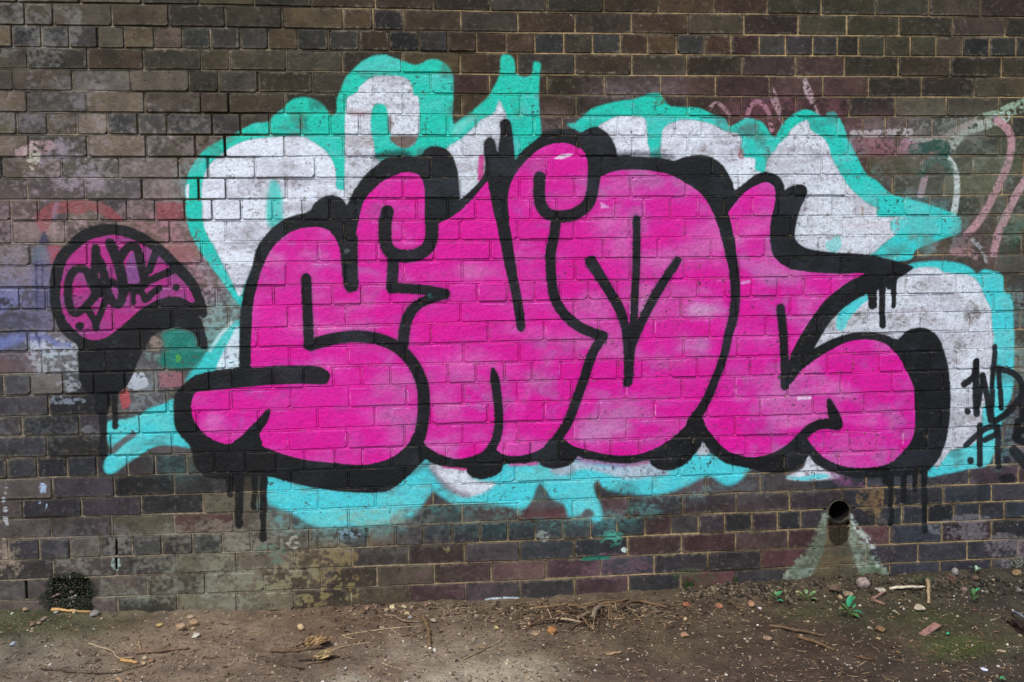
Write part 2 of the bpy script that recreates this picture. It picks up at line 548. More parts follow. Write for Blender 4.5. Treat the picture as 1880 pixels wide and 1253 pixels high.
blob(700, 985, 160, 30, (112, 104, 98), .35, dust)
blob(640, 980, 24, 9, (150, 155, 185), .55, spots)
blob(820, 1010, 6, 6, (150, 136, 90), .7, spots)
blob(890, 1065, 120, 30, (112, 76, 92), .3, dust)
lay(poly([(1068, 1026), (1085, 1021), (1118, 1021), (1120, 1026), (1095, 1029), (1070, 1030)], .8), (14, 116, 90), .9, wear)
blob(1118, 990, 24, 13, (58, 128, 108), .8, spots)
blob(1128, 984, 16, 10, (70, 140, 120), .7, wear_h)
blob(1125, 985, 12, 7, (70, 160, 140), .8, wear)
blob(1146, 1010, 6, 5, (200, 215, 210), .9)
blob(1000, 962, 14, 8, (96, 160, 130), .8, spots)
blob(995, 985, 14, 12, (180, 180, 170), .5, wear_h)
blob(870, 1108, 60, 4, (190, 214, 210), .8, wear_h)
blob(760, 1112, 70, 4, (175, 200, 190), .7, wear_h)
blob(930, 1100, 40, 4, (205, 218, 220), .9, wear_h)
blob(1130, 1040, 80, 22, (130, 92, 104), .4, dust)
blob(1270, 1060, 40, 16, (58, 78, 42), .5, wear_h)
blob(1450, 880, 60, 40, (96, 88, 86), .4, dust)
blob(1600, 915, 24, 34, (150, 118, 76), .6, dust)
blob(1610, 1000, 30, 60, (120, 100, 92), .5, dust)
blob(1770, 970, 60, 22, (150, 145, 148), .35, wear_h)
blob(1850, 1010, 40, 30, (150, 140, 140), .35, wear_h)
for _ in range(46):
    x_, y_ = rnd.choice([(rnd.uniform(0, 480), rnd.uniform(860, 1080)), (rnd.uniform(480, 1500), rnd.uniform(960, 1080)), (rnd.uniform(1600, 1880), rnd.uniform(900, 1030)), (rnd.uniform(0, 1880), rnd.uniform(20, 200))])
    blob(x_, y_, rnd.uniform(.8, 2), rnd.uniform(.8, 1.8), rnd.choice([(185, 180, 175), (160, 150, 135), (195, 205, 205)]), rnd.uniform(.5, .9))
# run-off below the drain
lay(rag(poly([(1520, 940), (1496, 968), (1480, 1000), (1464, 1030), (1440, 1055), (1436, 1090), (1626, 1082), (1618, 1040), (1602, 1010), (1580, 985), (1565, 955)], 11), 1.0), mixf((104, 114, 94), (150, 164, 142), sstep(.35, .65, N_fin * .5 + N_cl * .5)), .82, wear_h * .25 + .75)
blob(1490, 1010, 16, 40, (120, 138, 116), .5, spots)
blob(1600, 1060, 20, 22, (96, 112, 84), .6, spots)
blob(1460, 1075, 26, 14, (128, 150, 118), .6, spots)
blob(1495, 1062, 18, 22, (134, 156, 158), .55, dust)
blob(1600, 1052, 18, 30, (70, 92, 62), .6, dust)
blob(1585, 1015, 18, 30, (140, 165, 150), .5, dust)
lay(rag(poly([(1522, 955), (1518, 1000), (1498, 1040), (1492, 1085), (1580, 1082), (1570, 1035), (1566, 1005), (1556, 995), (1560, 955)], 7), .7), mixf((98, 80, 54), (66, 58, 44), sstep(.35, .65, N_cl * .5 + np.roll(N_str, 200, 0) * .5)), .8)
lay(rag(poly([(1523, 952), (1524, 985), (1530, 1000), (1552, 998), (1558, 975), (1558, 952)], 4), .7), (40, 30, 18), .9)
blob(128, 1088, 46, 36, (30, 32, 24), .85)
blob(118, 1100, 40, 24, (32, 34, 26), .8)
lay(stroke_mask([(1563, 946, 2), (1568, 962, 4), (1580, 978, 5), (1600, 998, 5), (1603, 1015, 4), (1612, 1040, 3)], 4, 1.6), (196, 204, 198), .7, wear_h)
lay(stroke_mask([(1510, 965, 3), (1485, 1005, 5), (1460, 1050, 7)], 4, 4), (118, 132, 108), .6, dust)

# --- upper right: old pink, mint and green tags
lay(poly([(1340, 180), (1480, 178), (1540, 185), (1600, 240), (1660, 262), (1650, 285), (1560, 290), (1500, 240), (1350, 235)], 8), (112, 66, 74), .5, dust)
lay(poly([(1555, 255), (1640, 255), (1690, 262), (1690, 282), (1640, 285), (1575, 287)], 2), (150, 92, 98), .6, wear_h)
blob(1665, 265, 14, 10, (205, 140, 175), .6, wear_h)
for L_, r_, col, am, md in (
    ([(1477, 148, 4), (1482, 165, 7), (1490, 185, 6), (1495, 200, 4), (1505, 220, 3)], 5, (205, 180, 184), .85, wear_h),
    ([(1418, 165, 4), (1422, 185, 7), (1430, 205, 5), (1438, 230, 3)], 5, (200, 170, 174), .8, wear_h),
    ([(1296, 210), (1306, 196), (1316, 190), (1328, 198), (1340, 214)], 3.2, (196, 160, 165), .75, wear_h),
    ([(1372, 214), (1378, 196), (1390, 187), (1402, 194), (1412, 212), (1417, 240)], 4.2, (206, 150, 165), .8, wear_h),
    ([(1566, 246), (1600, 246), (1670, 243)], 6.5, (210, 210, 210), .85, wear_h),
    ([(1672, 256), (1700, 258), (1725, 256)], 5, (190, 205, 200), .6, wear_h),
    ([(1900, 188), (1860, 200), (1835, 212), (1800, 222)], 11, (160, 186, 160), .9, wear_h),
    ([(1845, 215), (1800, 230), (1770, 240), (1750, 262), (1742, 275)], 10, (196, 208, 198), .85, wear_h),
    ([(1725, 262), (1752, 240), (1790, 222), (1815, 220)], 4, (180, 165, 155), .7, wear_h),
    ([(1700, 255), (1740, 250), (1780, 228)], 5, (170, 140, 140), .5, wear_h),
    ([(1740, 288, 3), (1750, 305), (1756, 325), (1757, 350), (1755, 370), (1751, 392)], 5.5, (214, 224, 222), .95, wear),
    ([(1712, 285), (1697, 300), (1694, 312)], 5, (200, 150, 150), .7, wear_h),
    ([(1698, 326), (1694, 342), (1690, 358)], 6, (202, 165, 180), .75, wear_h),
    ([(1830, 222), (1850, 238), (1857, 262), (1852, 297), (1842, 322), (1830, 347), (1815, 377), (1797, 407), (1775, 432)], 7, (206, 150, 162), .95, wear * .6 + wear_h * .4),
    ([(1884, 330), (1870, 352), (1855, 382), (1840, 412), (1830, 440), (1824, 466)], 7, (204, 154, 164), .92, wear * .5 + wear_h * .6),
    ([(1676, 275), (1700, 272), (1722, 266), (1735, 272), (1734, 282)], 9.5, (10, 58, 44), .95, wear),
    ([(1693, 318), (1703, 300), (1720, 290), (1738, 300), (1744, 314)], 8, (30, 80, 66), .75, wear_h),
    ([(1745, 450), (1775, 438), (1800, 436)], 9, (48, 44, 46), .6, wear_h),
    ([(1750, 462), (1780, 464), (1792, 470)], 7, (200, 150, 160), .6, wear_h),
    ([(1785, 440), (1800, 455), (1812, 480)], 4, (190, 205, 205), .7, wear_h),
    ([(1790, 430), (1812, 460), (1818, 500)], 5, (90, 62, 56), .5, wear_h),
    ([(1720, 452), (1760, 446), (1800, 452)], 10, (150, 120, 124), .5, spots), ([(1640, 300), (1660, 330), (1672, 352)], 8, (110, 92, 88), .5, spots), ([(1870, 255), (1866, 300), (1850, 345)], 6, (96, 118, 96), .55, spots),
    ([(1690, 232), (1730, 224), (1770, 214)], 7, (150, 146, 140), .4, spots), ([(1820, 360), (1850, 395), (1870, 440)], 9, (80, 108, 84), .45, spots), ([(1600, 262), (1640, 272), (1680, 268)], 6, (196, 140, 150), .5, spots),
    ([(1846, 425), (1880, 412)], 8, (16, 64, 46), .7, wear_h),
    ([(1848, 470), (1858, 440)], 14, (24, 70, 42), .5, wear_h),
    ([(1845, 512), (1880, 520)], 14, (44, 40, 40), .7, wear_h),
    ([(1870, 545), (1884, 560)], 12, (150, 150, 150), .5, wear_h),
    ([(1866, 650), (1880, 690)], 14, (130, 122, 108), .6, wear_h)):
    lay(stroke_mask(L_, r_, 1.0), col, am, md)
blob(1800, 330, 60, 50, (120, 120, 112), .35, dust)
blob(1850, 410, 40, 40, (130, 130, 118), .4, dust)

# --- left: red arch, blue smears
lay(poly([(64, 402), (74, 386), (96, 373), (125, 369), (180, 371), (205, 384), (226, 405), (200, 402), (182, 391), (165, 386), (150, 393), (130, 392), (104, 392), (94, 404), (86, 428), (72, 424)], 1.2), mixf((150, 62, 64), (128, 66, 66), dust), .85, wear * .6 + wear_h * .4)
lay(poly([(287, 372), (337, 372), (337, 404), (287, 404)], .8, False), (136, 62, 64), .9, wear * .7 + wear_h * .3)
lay(poly([(96, 392), (104, 369), (108, 372), (101, 404)], 2), (150, 130, 160), .6)
lay(poly([(338, 370), (344, 410), (360, 450), (372, 474), (352, 480), (330, 452), (318, 420)], 6), (150, 86, 92), .6, dust)
lay(poly([(305, 452), (352, 450), (358, 474), (340, 482), (320, 480)], 3), (142, 84, 88), .7, wear)
lay(poly([(84, 456), (110, 452), (100, 480), (90, 482)], 1.5), (164, 60, 78), .85, wear)
lay(poly([(90, 415), (150, 402), (180, 406), (140, 432), (112, 450), (92, 448)], 5), (196, 156, 158), .6, dust)
lay(poly([(62, 456), (86, 455), (90, 482), (62, 484)], 2), (84, 104, 120), .8, wear)
lay(poly([(60, 486), (92, 484), (92, 560), (66, 556)], 3), (84, 82, 120), .6, wear)
lay(poly([(72, 448), (80, 424), (88, 440), (92, 446)], 1.5), (36, 40, 66), .9)
lay(stroke_mask([(66, 480, 3), (67, 520, 2.5), (67, 570, 2)], 2.5), (34, 40, 74), .8)
lay(stroke_mask([(78, 482, 2.5), (78, 530, 2)], 2), (36, 42, 74), .7)
lay(poly([(-10, 532), (40, 530), (60, 540), (40, 560), (20, 572), (-10, 575)], 4), (112, 116, 160), .75, wear_h)
lay(poly([(-10, 624), (30, 614), (48, 618), (40, 628), (10, 640), (-10, 645)], 3), (104, 116, 172), .85, wear)
lay(poly([(52, 618), (90, 612), (120, 628), (140, 642), (100, 648), (60, 645)], 3), (205, 210, 222), .7, wear_h)
lay(stroke_mask([(56, 622), (84, 620), (104, 632), (126, 634)], 5, 1.5), (84, 92, 150), .85, wear)
lay(stroke_mask([(66, 612, 3), (72, 630, 2), (74, 640, 1)], 2), (44, 48, 84), .8)
lay(poly([(219, 722), (234, 712), (241, 738), (236, 748), (225, 752)], 1.2, False), (176, 62, 66), .9, wear)
lay(poly([(291, 684), (335, 683), (337, 710), (293, 713)], 1.5, False), (150, 96, 104), .85, wear)

# --- broad old haze
for x_, y_, a_, b_, cc_, am_ in ((60, 460, 110, 60, (150, 128, 136), .5), (40, 540, 80, 60, (120, 120, 162), .55), (30, 610, 80, 40, (116, 122, 168), .5), (110, 655, 70, 40, (186, 196, 202), .55), (60, 380, 120, 40, (160, 130, 132), .4), (310, 430, 90, 60, (176, 122, 134), .6), (380, 530, 50, 60, (178, 136, 150), .6),
                                 (410, 600, 40, 50, (128, 190, 186), .6), (260, 690, 60, 40, (170, 176, 184), .5), (270, 740, 70, 30, (130, 140, 144), .5), (230, 340, 140, 40, (150, 140, 146), .4), (40, 690, 60, 40, (120, 120, 120), .4), (120, 560, 60, 120, (130, 110, 130), .35),
                                 (1620, 260, 90, 40, (120, 76, 84), .5), (1720, 310, 90, 70, (112, 120, 112), .5), (1800, 280, 90, 70, (104, 112, 92), .5), (1840, 370, 60, 80, (116, 120, 106), .55), (1700, 250, 120, 30, (170, 168, 164), .35), (1790, 460, 90, 30, (130, 108, 108), .55), (1860, 520, 30, 60, (80, 78, 74), .5), (1872, 640, 20, 90, (120, 114, 104), .5), (1870, 790, 30, 60, (150, 140, 150), .5),
                                 (1180, 165, 90, 24, (150, 128, 134), .45), (1420, 200, 120, 40, (110, 66, 76), .5), (1020, 225, 60, 26, (130, 108, 106), .5), (880, 960, 260, 22, (70, 120, 116), .3), (560, 950, 90, 30, (96, 150, 150), .4), (1300, 900, 120, 22, (110, 120, 126), .35), (330, 850, 60, 26, (84, 130, 128), .4), (1740, 880, 80, 26, (110, 104, 112), .4)):
    mist(x_, y_, a_, b_, cc_, am_, dust * .7 + .3)
for P_ in ([(480, 930), (560, 968), (700, 970), (800, 925), (900, 930), (1100, 955), (1300, 890), (1380, 870)], [(345, 320), (345, 420), (390, 500), (440, 560)], [(1560, 260), (1640, 360), (1760, 400), (1700, 460)], [(1860, 540), (1866, 700), (1830, 850)]):
    lay(stroke_mask(P_, 16, 9), (110, 190, 186), .35, dust)

# --- turquoise piece underneath: outline, then white fill
lay(poly([(445, 237), (470, 226), (491, 225), (499, 217), (509, 207), (520, 200), (528, 190), (542, 181), (562, 179), (582, 185), (597, 197), (607, 212), (617, 207), (619, 180), (625, 167), (635, 142), (650, 127), (670, 110), (700, 101), (725, 107), (745, 115), (767, 120), (785, 111), (805, 111), (822, 122), (831, 140), (832, 175), (832, 227), (852, 215), (875, 197), (895, 180), (907, 160), (917, 137), (920, 105), (930, 101), (940, 105), (945, 117), (947, 135), (965, 142), (977, 135), (980, 115), (992, 117), (991, 135), (989, 175), (991, 212), (992, 260), (960, 320), (850, 420), (700, 430), (520, 480), (455, 560), (440, 562), (410, 520), (385, 487), (362, 452), (350, 430), (342, 400), (340, 370), (341, 340), (347, 317), (360, 295), (375, 277), (400, 260), (425, 250)], 1.3), turq, .97, (wear * .85 + .15) * thin)
lay(poly([(1042, 231), (1057, 225), (1072, 212), (1090, 199), (1115, 191), (1140, 186), (1165, 182), (1192, 173), (1210, 172), (1217, 180), (1230, 195), (1260, 197), (1285, 200), (1307, 210), (1330, 217), (1340, 232), (1352, 227), (1372, 217), (1387, 220), (1402, 227), (1421, 252), (1440, 225), (1462, 207), (1482, 202), (1505, 212), (1514, 214), (1520, 207), (1532, 206), (1542, 220), (1550, 237), (1555, 252), (1570, 282), (1590, 320), (1610, 332), (1635, 356), (1662, 364), (1705, 376), (1745, 390), (1762, 400), (1765, 415), (1760, 430), (1735, 437), (1710, 447), (1680, 460), (1657, 480), (1500, 480), (1400, 400), (1200, 320), (1100, 260)], 1.4), turq, .97, (wear * .8 + .2) * thin)
lay(poly([(1650, 500), (1667, 486), (1697, 481), (1735, 480), (1765, 485), (1785, 495), (1794, 503), (1807, 495), (1827, 499), (1842, 507), (1844, 535), (1855, 542), (1860, 565), (1862, 605), (1862, 642), (1861, 680), (1860, 712), (1855, 732), (1842, 757), (1836, 795), (1832, 820), (1822, 840), (1810, 856), (1772, 863), (1735, 871), (1700, 872), (1680, 820), (1600, 640), (1520, 640), (1560, 560)], 1.8), turq, .97, (wear * .7 + .3) * thin)
lay(poly([(484, 868), (490, 920), (510, 932), (540, 945), (562, 960), (585, 968), (610, 969), (640, 966), (682, 965), (720, 962), (748, 954), (767, 940), (772, 933), (782, 920), (795, 907), (812, 915), (832, 924), (860, 926), (895, 925), (940, 932), (952, 935), (972, 932), (990, 935), (1035, 932), (1047, 950), (1070, 944), (1090, 956), (1104, 955), (1105, 940), (1096, 912), (1090, 890), (1120, 900), (1155, 907), (1202, 909), (1240, 900), (1270, 887), (1290, 877), (1308, 875), (1320, 885), (1335, 891), (1352, 887), (1365, 875), (1374, 862), (1372, 840), (1000, 820), (700, 850), (560, 850)], 3.2), turq, .97, (wear * .8 + .2) * thin)
lay(poly([(322, 732), (300, 742), (275, 750), (250, 765), (215, 772), (197, 776), (197, 795), (199, 812), (205, 830), (197, 837), (191, 855), (194, 867), (207, 870), (232, 852), (255, 837), (275, 825), (295, 819), (325, 820), (350, 822), (345, 780), (330, 750)], 1.6), turq, .97, wear * thin)
lay(poly([(444, 592), (444, 680), (400, 684), (358, 694), (340, 704), (352, 680), (372, 655), (395, 625), (420, 602)], 2.5), turq, .9, wear * .8 + .2)
lay(poly([(438, 600), (440, 680), (398, 682), (408, 650), (424, 620)], 1.5), white, .9, wear)
lay(stroke_mask([(425, 592), (405, 615), (385, 645)], 3, 1.5), (222, 232, 232), .7)
lay(stroke_mask([(245, 798), (225, 812), (205, 830)], 5.5, 1.5), (92, 78, 80), .85)
lay(poly([(275, 826), (300, 819), (340, 822), (350, 832), (300, 834)], 2), (96, 84, 84), .7)
# bare-brick bites in the turquoise
scrape(poly([(990, 888), (1003, 900), (1015, 918), (1036, 926), (1030, 946), (962, 950), (977, 917)], 2), .9)
scrape(poly([(1076, 934), (1090, 940), (1088, 950), (1068, 948)], 2), .9)
blob(1130, 893, 26, 12, (92, 62, 48), .8, 1 - wear_h)
scrape(poly([(1090, 888), (1102, 886), (1106, 912), (1096, 914)], 1.5), .9)
scrape(poly([(788, 912), (796, 905), (812, 914), (826, 924), (780, 928)], 3), .9)
scrape(poly([(1120, 898), (1160, 886), (1165, 912), (1128, 915)], 5), .7, 1 - wear_h * .5)
blob(760, 950, 40, 18, (110, 110, 104), .5, wear_h)
blob(690, 950, 60, 14, (150, 160, 140), .4, wear_h)
blob(1210, 184, 14, 12, (110, 96, 66), .7, 1 - wear_h)
blob(545, 203, 12, 8, (70, 110, 96), .6, 1 - wear_h)

WH = .95
under = mixf((150, 146, 146), (112, 104, 100), sstep(.4, .65, N_mid * .6 + N_fin * .4))
_lay = lay


def lay(mk, col, amt=1.0, mod=None):
    if col is white:                       # worn white shows a greyed undercoat, not the turquoise below
        _lay(mk, under, amt)
    _lay(mk, col, amt, mod)


wmod = wear * .75 + .25
lay(poly([(372, 385), (370, 345), (378, 315), (385, 302), (405, 285), (425, 270), (450, 259), (495, 252), (532, 250), (557, 252), (577, 262), (595, 275), (605, 287), (614, 305), (617, 327), (620, 348), (660, 345), (690, 330), (660, 420), (500, 450), (455, 510), (440, 545), (425, 515), (412, 492), (405, 477), (395, 457), (385, 440), (377, 425), (372, 405)], 1.2), white, WH, wmod)
lay(poly([(341, 345), (347, 338), (346, 365), (342, 366)], 1), white, .9)
lay(poly([(496, 335), (506, 333), (514, 345), (518, 375), (517, 412), (494, 416), (490, 380)], 3), turq, .8, wear)
lay(poly([(655, 170), (660, 160), (670, 150), (687, 141), (710, 139), (735, 140), (750, 147), (757, 160), (760, 174), (769, 182), (770, 240), (767, 250), (760, 264), (745, 271), (730, 268), (718, 250), (714, 225), (710, 200), (702, 192), (690, 191), (682, 205), (681, 240), (686, 262), (690, 290), (700, 305), (660, 360), (634, 380), (633, 300), (633, 240), (634, 205), (638, 180)], 1.1), white, WH, wear_h * .45 + .5 * wear)
scrape(poly([(717, 252), (764, 252), (758, 264), (745, 271), (728, 267)], 1.2), .85)
lay(poly([(717, 252), (764, 252), (758, 264), (745, 271), (728, 267)], 1.2), (118, 100, 92), .7)
lay(poly([(634, 252), (684, 252), (685, 270), (636, 270)], 1.5, False), (140, 124, 118), .6, 1 - wear_h * .5)
lay(poly([(712, 217), (720, 215), (718, 240), (712, 242)], 2), (122, 92, 92), .6)
lay(poly([(642, 202), (682, 205), (680, 212), (642, 213)], 2), (160, 120, 120), .6, wear_h)
lay(poly([(845, 256), (868, 236), (882, 222), (898, 213), (908, 206), (912, 195), (917, 184), (924, 200), (930, 215), (925, 260), (912, 300), (892, 330), (845, 372), (830, 330), (815, 280)], 2), white, WH, wear_h * .35 + wear * .6)
lay(poly([(832, 232), (872, 212), (890, 208), (860, 232), (836, 258)], 4), (150, 220, 208), .6)
lay(poly([(1098, 233), (1115, 222), (1130, 215), (1150, 213), (1180, 216), (1187, 226), (1189, 260), (1192, 290), (1150, 296), (1130, 290), (1125, 260), (1112, 245)], 1.2), white, WH, wmod)
lay(poly([(1218, 300), (1215, 250), (1224, 231), (1250, 221), (1280, 222), (1310, 229), (1332, 241), (1360, 250), (1362, 285), (1386, 292), (1386, 312), (1400, 320), (1372, 345), (1350, 360), (1320, 320), (1260, 300)], 1.2), white, WH, wmod)
blob(1362, 283, 6, 10, (160, 90, 92), .6, wear_h)
lay(poly([(1412, 290), (1424, 275), (1432, 262), (1447, 250), (1452, 239), (1470, 225), (1484, 222), (1490, 240), (1510, 252), (1520, 265), (1524, 277), (1528, 292), (1540, 315), (1555, 337), (1572, 357), (1595, 375), (1610, 383), (1612, 398), (1645, 398), (1666, 402), (1662, 418), (1622, 447), (1600, 466), (1570, 472), (1480, 470), (1450, 440), (1440, 380), (1425, 340), (1405, 322)], 1.3), white, WH, wear * .6 + wear_h * .35)
blob(1545, 300, 20, 26, (120, 112, 104), .5, 1 - wear_h)
blob(1582, 388, 10, 12, (150, 110, 80), .5, 1 - wear_h)
blob(1532, 448, 16, 14, (120, 210, 205), .7, wear)
blob(1600, 415, 50, 10, (210, 200, 205), .5)
lay(poly([(1640, 404), (1700, 400), (1735, 402), (1735, 425), (1690, 432), (1645, 430)], 2), turq, .75, wear)
lay(poly([(1668, 498), (1692, 491), (1720, 492), (1735, 501), (1780, 506), (1800, 525), (1810, 550), (1820, 570), (1822, 600), (1825, 620), (1820, 670), (1817, 705), (1811, 732), (1803, 757), (1800, 800), (1782, 818), (1748, 826), (1732, 845), (1717, 858), (1700, 800), (1700, 660), (1640, 640), (1540, 640), (1490, 645), (1505, 610), (1550, 560), (1600, 530)], 1.4), white, WH, wear * .6 + wear_h * .35)
for x_, y_, a_, b_ in ((1570, 585, 26, 16), (1530, 600, 14, 10), (1645, 590, 30, 12), (1785, 575, 18, 20), (1765, 640, 14, 20), (1710, 590, 24, 10), (1760, 765, 18, 14), (1690, 525, 16, 8)):
    blob(x_, y_, a_, b_, (104, 98, 94), .6, 1 - wear_h * .75)
lay(stroke_mask([(1592, 543, 6), (1570, 558, 10), (1550, 580, 11), (1544, 598, 9)], 9, 1.0), turq, .95, wear)
lay(poly([(790, 852), (857, 862), (868, 878), (885, 884), (910, 888), (885, 906), (850, 912), (822, 895), (803, 874)], 3), white, .85, wear)
lay(stroke_mask([(795, 860), (805, 880), (830, 900), (860, 910)], 5, 3), (120, 112, 124), .6)
blob(930, 880, 22, 16, (190, 198, 204), .6, dust)
lay(poly([(1008, 858), (1058, 846), (1100, 856), (1150, 856), (1192, 848), (1230, 868), (1200, 876), (1150, 880), (1110, 870), (1070, 862), (1030, 874)], 3), mixf((198, 190, 205), (150, 146, 156), dust), .8, wear)
lay(poly([(1485, 836), (1515, 862), (1545, 874), (1520, 880), (1470, 882), (1443, 877), (1475, 860)], 2), white, .8, wear)
lay(poly([(1443, 875), (1470, 876), (1500, 870), (1524, 874), (1505, 880), (1465, 882)], 1.5), turq, .8, wear)
lay(poly([(1278, 834), (1290, 812), (1302, 828), (1295, 838)], 2), (205, 205, 212), .8)
# worn pits scattered through the pale paints
pits = (sstep(.66, .72, N_pit * .55 + N_fin * .45) * sstep(.40, .60, N_big * .5 + N_low * .5 + XX * .18)).astype(np.float32)
A_ *= 1 - pits * .55

# --- magenta letters (edge bleed first)
lay(stroke_mask([(815, 856), (857, 861)], 3.5), (215, 60, 140), .9)
lay(stroke_mask([(938, 852), (985, 850)], 4.5, 1.5), (215, 70, 145), .8)
lay(stroke_mask([(1058, 838), (1085, 846), (1150, 852)], 6, 3), (200, 90, 150), .7)
lay(stroke_mask([(1190, 847), (1160, 852)], 5, 2), (180, 60, 110), .6)
lay(stroke_mask([(884, 290), (882, 330)], 5, 1), (206, 60, 140), .9)
lay(stroke_mask([(1500, 852), (1540, 878), (1590, 888)], 9, 5), (150, 84, 136), .6, dust)
lay(stroke_mask([(1660, 860), (1600, 890)], 8, 5), (120, 60, 110), .4, dust)

# --- black mass: outlines and drop shadows
BM = [(327, 717), (321, 725), (319, 745), (321, 782), (332, 802), (347, 817), (351, 827), (355, 845), (362, 862), (380, 877), (412, 880), (450, 876), (491, 875), (537, 887), (595, 899), (645, 904), (695, 905), (715, 900), (735, 887), (757, 867), (777, 847), (782, 844), (797, 852), (820, 857), (855, 860), (857, 867), (867, 876), (885, 880), (907, 874), (920, 865), (925, 854), (940, 851), (965, 851), (986, 847), (995, 855), (1010, 860), (1025, 860), (1045, 854), (1055, 846), (1061, 838), (1070, 841), (1102, 847), (1140, 851), (1165, 850), (1190, 845), (1197, 855), (1210, 862), (1225, 864), (1245, 860), (1265, 846), (1277, 832), (1287, 817), (1290, 810), (1297, 820), (1312, 836), (1330, 849), (1352, 856), (1374, 860), (1402, 867), (1435, 870), (1460, 862), (1475, 850), (1485, 837), (1495, 850), (1515, 862), (1540, 870), (1560, 876), (1585, 879), (1620, 877), (1675, 873), (1702, 867), (1712, 857), (1725, 840), (1735, 815), (1742, 780), (1745, 745), (1745, 720), (1744, 705), (1741, 675), (1735, 652), (1729, 632), (1719, 616), (1705, 605), (1690, 602), (1675, 604), (1662, 610), (1652, 620), (1645, 624), (1630, 617), (1610, 612), (1590, 610), (1565, 612), (1540, 619), (1515, 629), (1495, 640), (1505, 622), (1515, 605), (1530, 585), (1550, 565), (1572, 550), (1595, 539), (1620, 530), (1640, 522), (1649, 512), (1660, 505), (1676, 492), (1667, 487), (1645, 480), (1630, 476), (1602, 469), (1570, 466), (1530, 464), (1497, 460), (1475, 454), (1464, 445), (1459, 435), (1460, 420), (1464, 400), (1470, 382), (1477, 367), (1481, 355), (1479, 345), (1472, 340), (1460, 340), (1447, 345), (1441, 350), (1439, 340), (1432, 327), (1422, 320), (1410, 317), (1402, 316), (1387, 322), (1370, 334), (1350, 350), (1345, 335), (1337, 320), (1325, 302), (1307, 290), (1287, 285), (1265, 287), (1247, 292), (1237, 296), (1215, 291), (1190, 289), (1152, 287), (1134, 287), (1131, 275), (1125, 260), (1115, 245), (1100, 235), (1087, 234), (1075, 239), (1065, 245), (1052, 239), (1030, 237), (1012, 240), (1000, 245), (985, 256), (972, 267), (955, 282), (946, 294), (944, 277), (941, 247), (937, 225), (927, 218), (918, 225), (919, 240), (916, 265), (914, 280), (911, 270), (907, 257), (899, 252), (890, 259), (888, 270), (890, 290), (891, 307), (886, 325), (870, 345), (845, 366), (844, 360), (842, 335), (840, 315), (832, 290), (820, 275), (802, 269), (785, 272), (772, 285), (750, 287), (725, 287), (707, 292), (690, 305), (672, 320), (657, 340), (645, 360), (637, 377), (630, 367), (617, 360), (605, 359), (590, 364), (575, 377), (567, 389), (545, 395), (520, 404), (500, 419), (485, 435), (475, 450), (468, 465), (462, 495), (452, 520), (445, 550), (441, 580), (440, 617), (439, 655), (439, 676), (425, 677), (400, 680), (375, 685), (355, 692), (342, 702), (332, 712)]
fleck = sstep(.40, .62, N_pit * .6 + N_fin * .4)
lay(poly(BM, 7), black, .42, fleck)
lay(poly(BM, .9), black, .98)
def drip(L, r):
    """a run of paint: wavers, thins, ends in a bead"""
    p = [(q[0], q[1], q[2] if len(q) > 2 else r) for q in L]
    (x0, y0, r0), (x1, y1, r1) = p[0], p[-1]
    n = max(6, int((y1 - y0) / 6))
    sd = rnd.random() * 50
    out = []
    for k in range(n + 1):
        t = k / n
        bead = .25 * math.exp(-((t - .96) / .06) ** 2)
        out.append((x0 + (x1 - x0) * t + 1.6 * (float(vn(t * n * .35 + sd, sd, 2)) - .5), y0 + (y1 - y0) * t, max(1.2, (r0 + (r1 - r0) * t) * (1.08 - .30 * t + bead + .22 * (float(vn(t * n * .5 + sd, 7.7, 4)) - .5)))))
    return out


for L_, r_ in (([(422, 870, 9), (422, 895, 8), (423, 908, 6)], 8), ([(439, 870, 9), (439, 940, 8), (439, 964, 8)], 8), ([(467, 870), (467, 905), (466, 932)], 6),
               ([(484, 868), (484, 950), (483, 990)], 6.5), ([(1602, 530), (1602, 560)], 8.5), ([(1620, 520), (1620, 598)], 6), ([(1634, 510), (1634, 525)], 7), ([(1642, 510), (1641, 562)], 5),
               ([(1630, 860, 12), (1630, 882, 12)], 11), ([(1636, 870), (1635, 962)], 5.5), ([(1660, 865), (1658, 920)], 6), ([(1680, 865), (1680, 900)], 5.5), ([(1697, 860), (1697, 976)], 5.5)):
    lay(stroke_mask(drip(L_, r_), r_, .7, False), black, .95, wear * .3 + .7)
lay(stroke_mask([(690, 290), (720, 283), (750, 284)], 6, 4), black, .6)
lay(stroke_mask([(1140, 284), (1190, 283), (1235, 290)], 4, 3), black, .5)

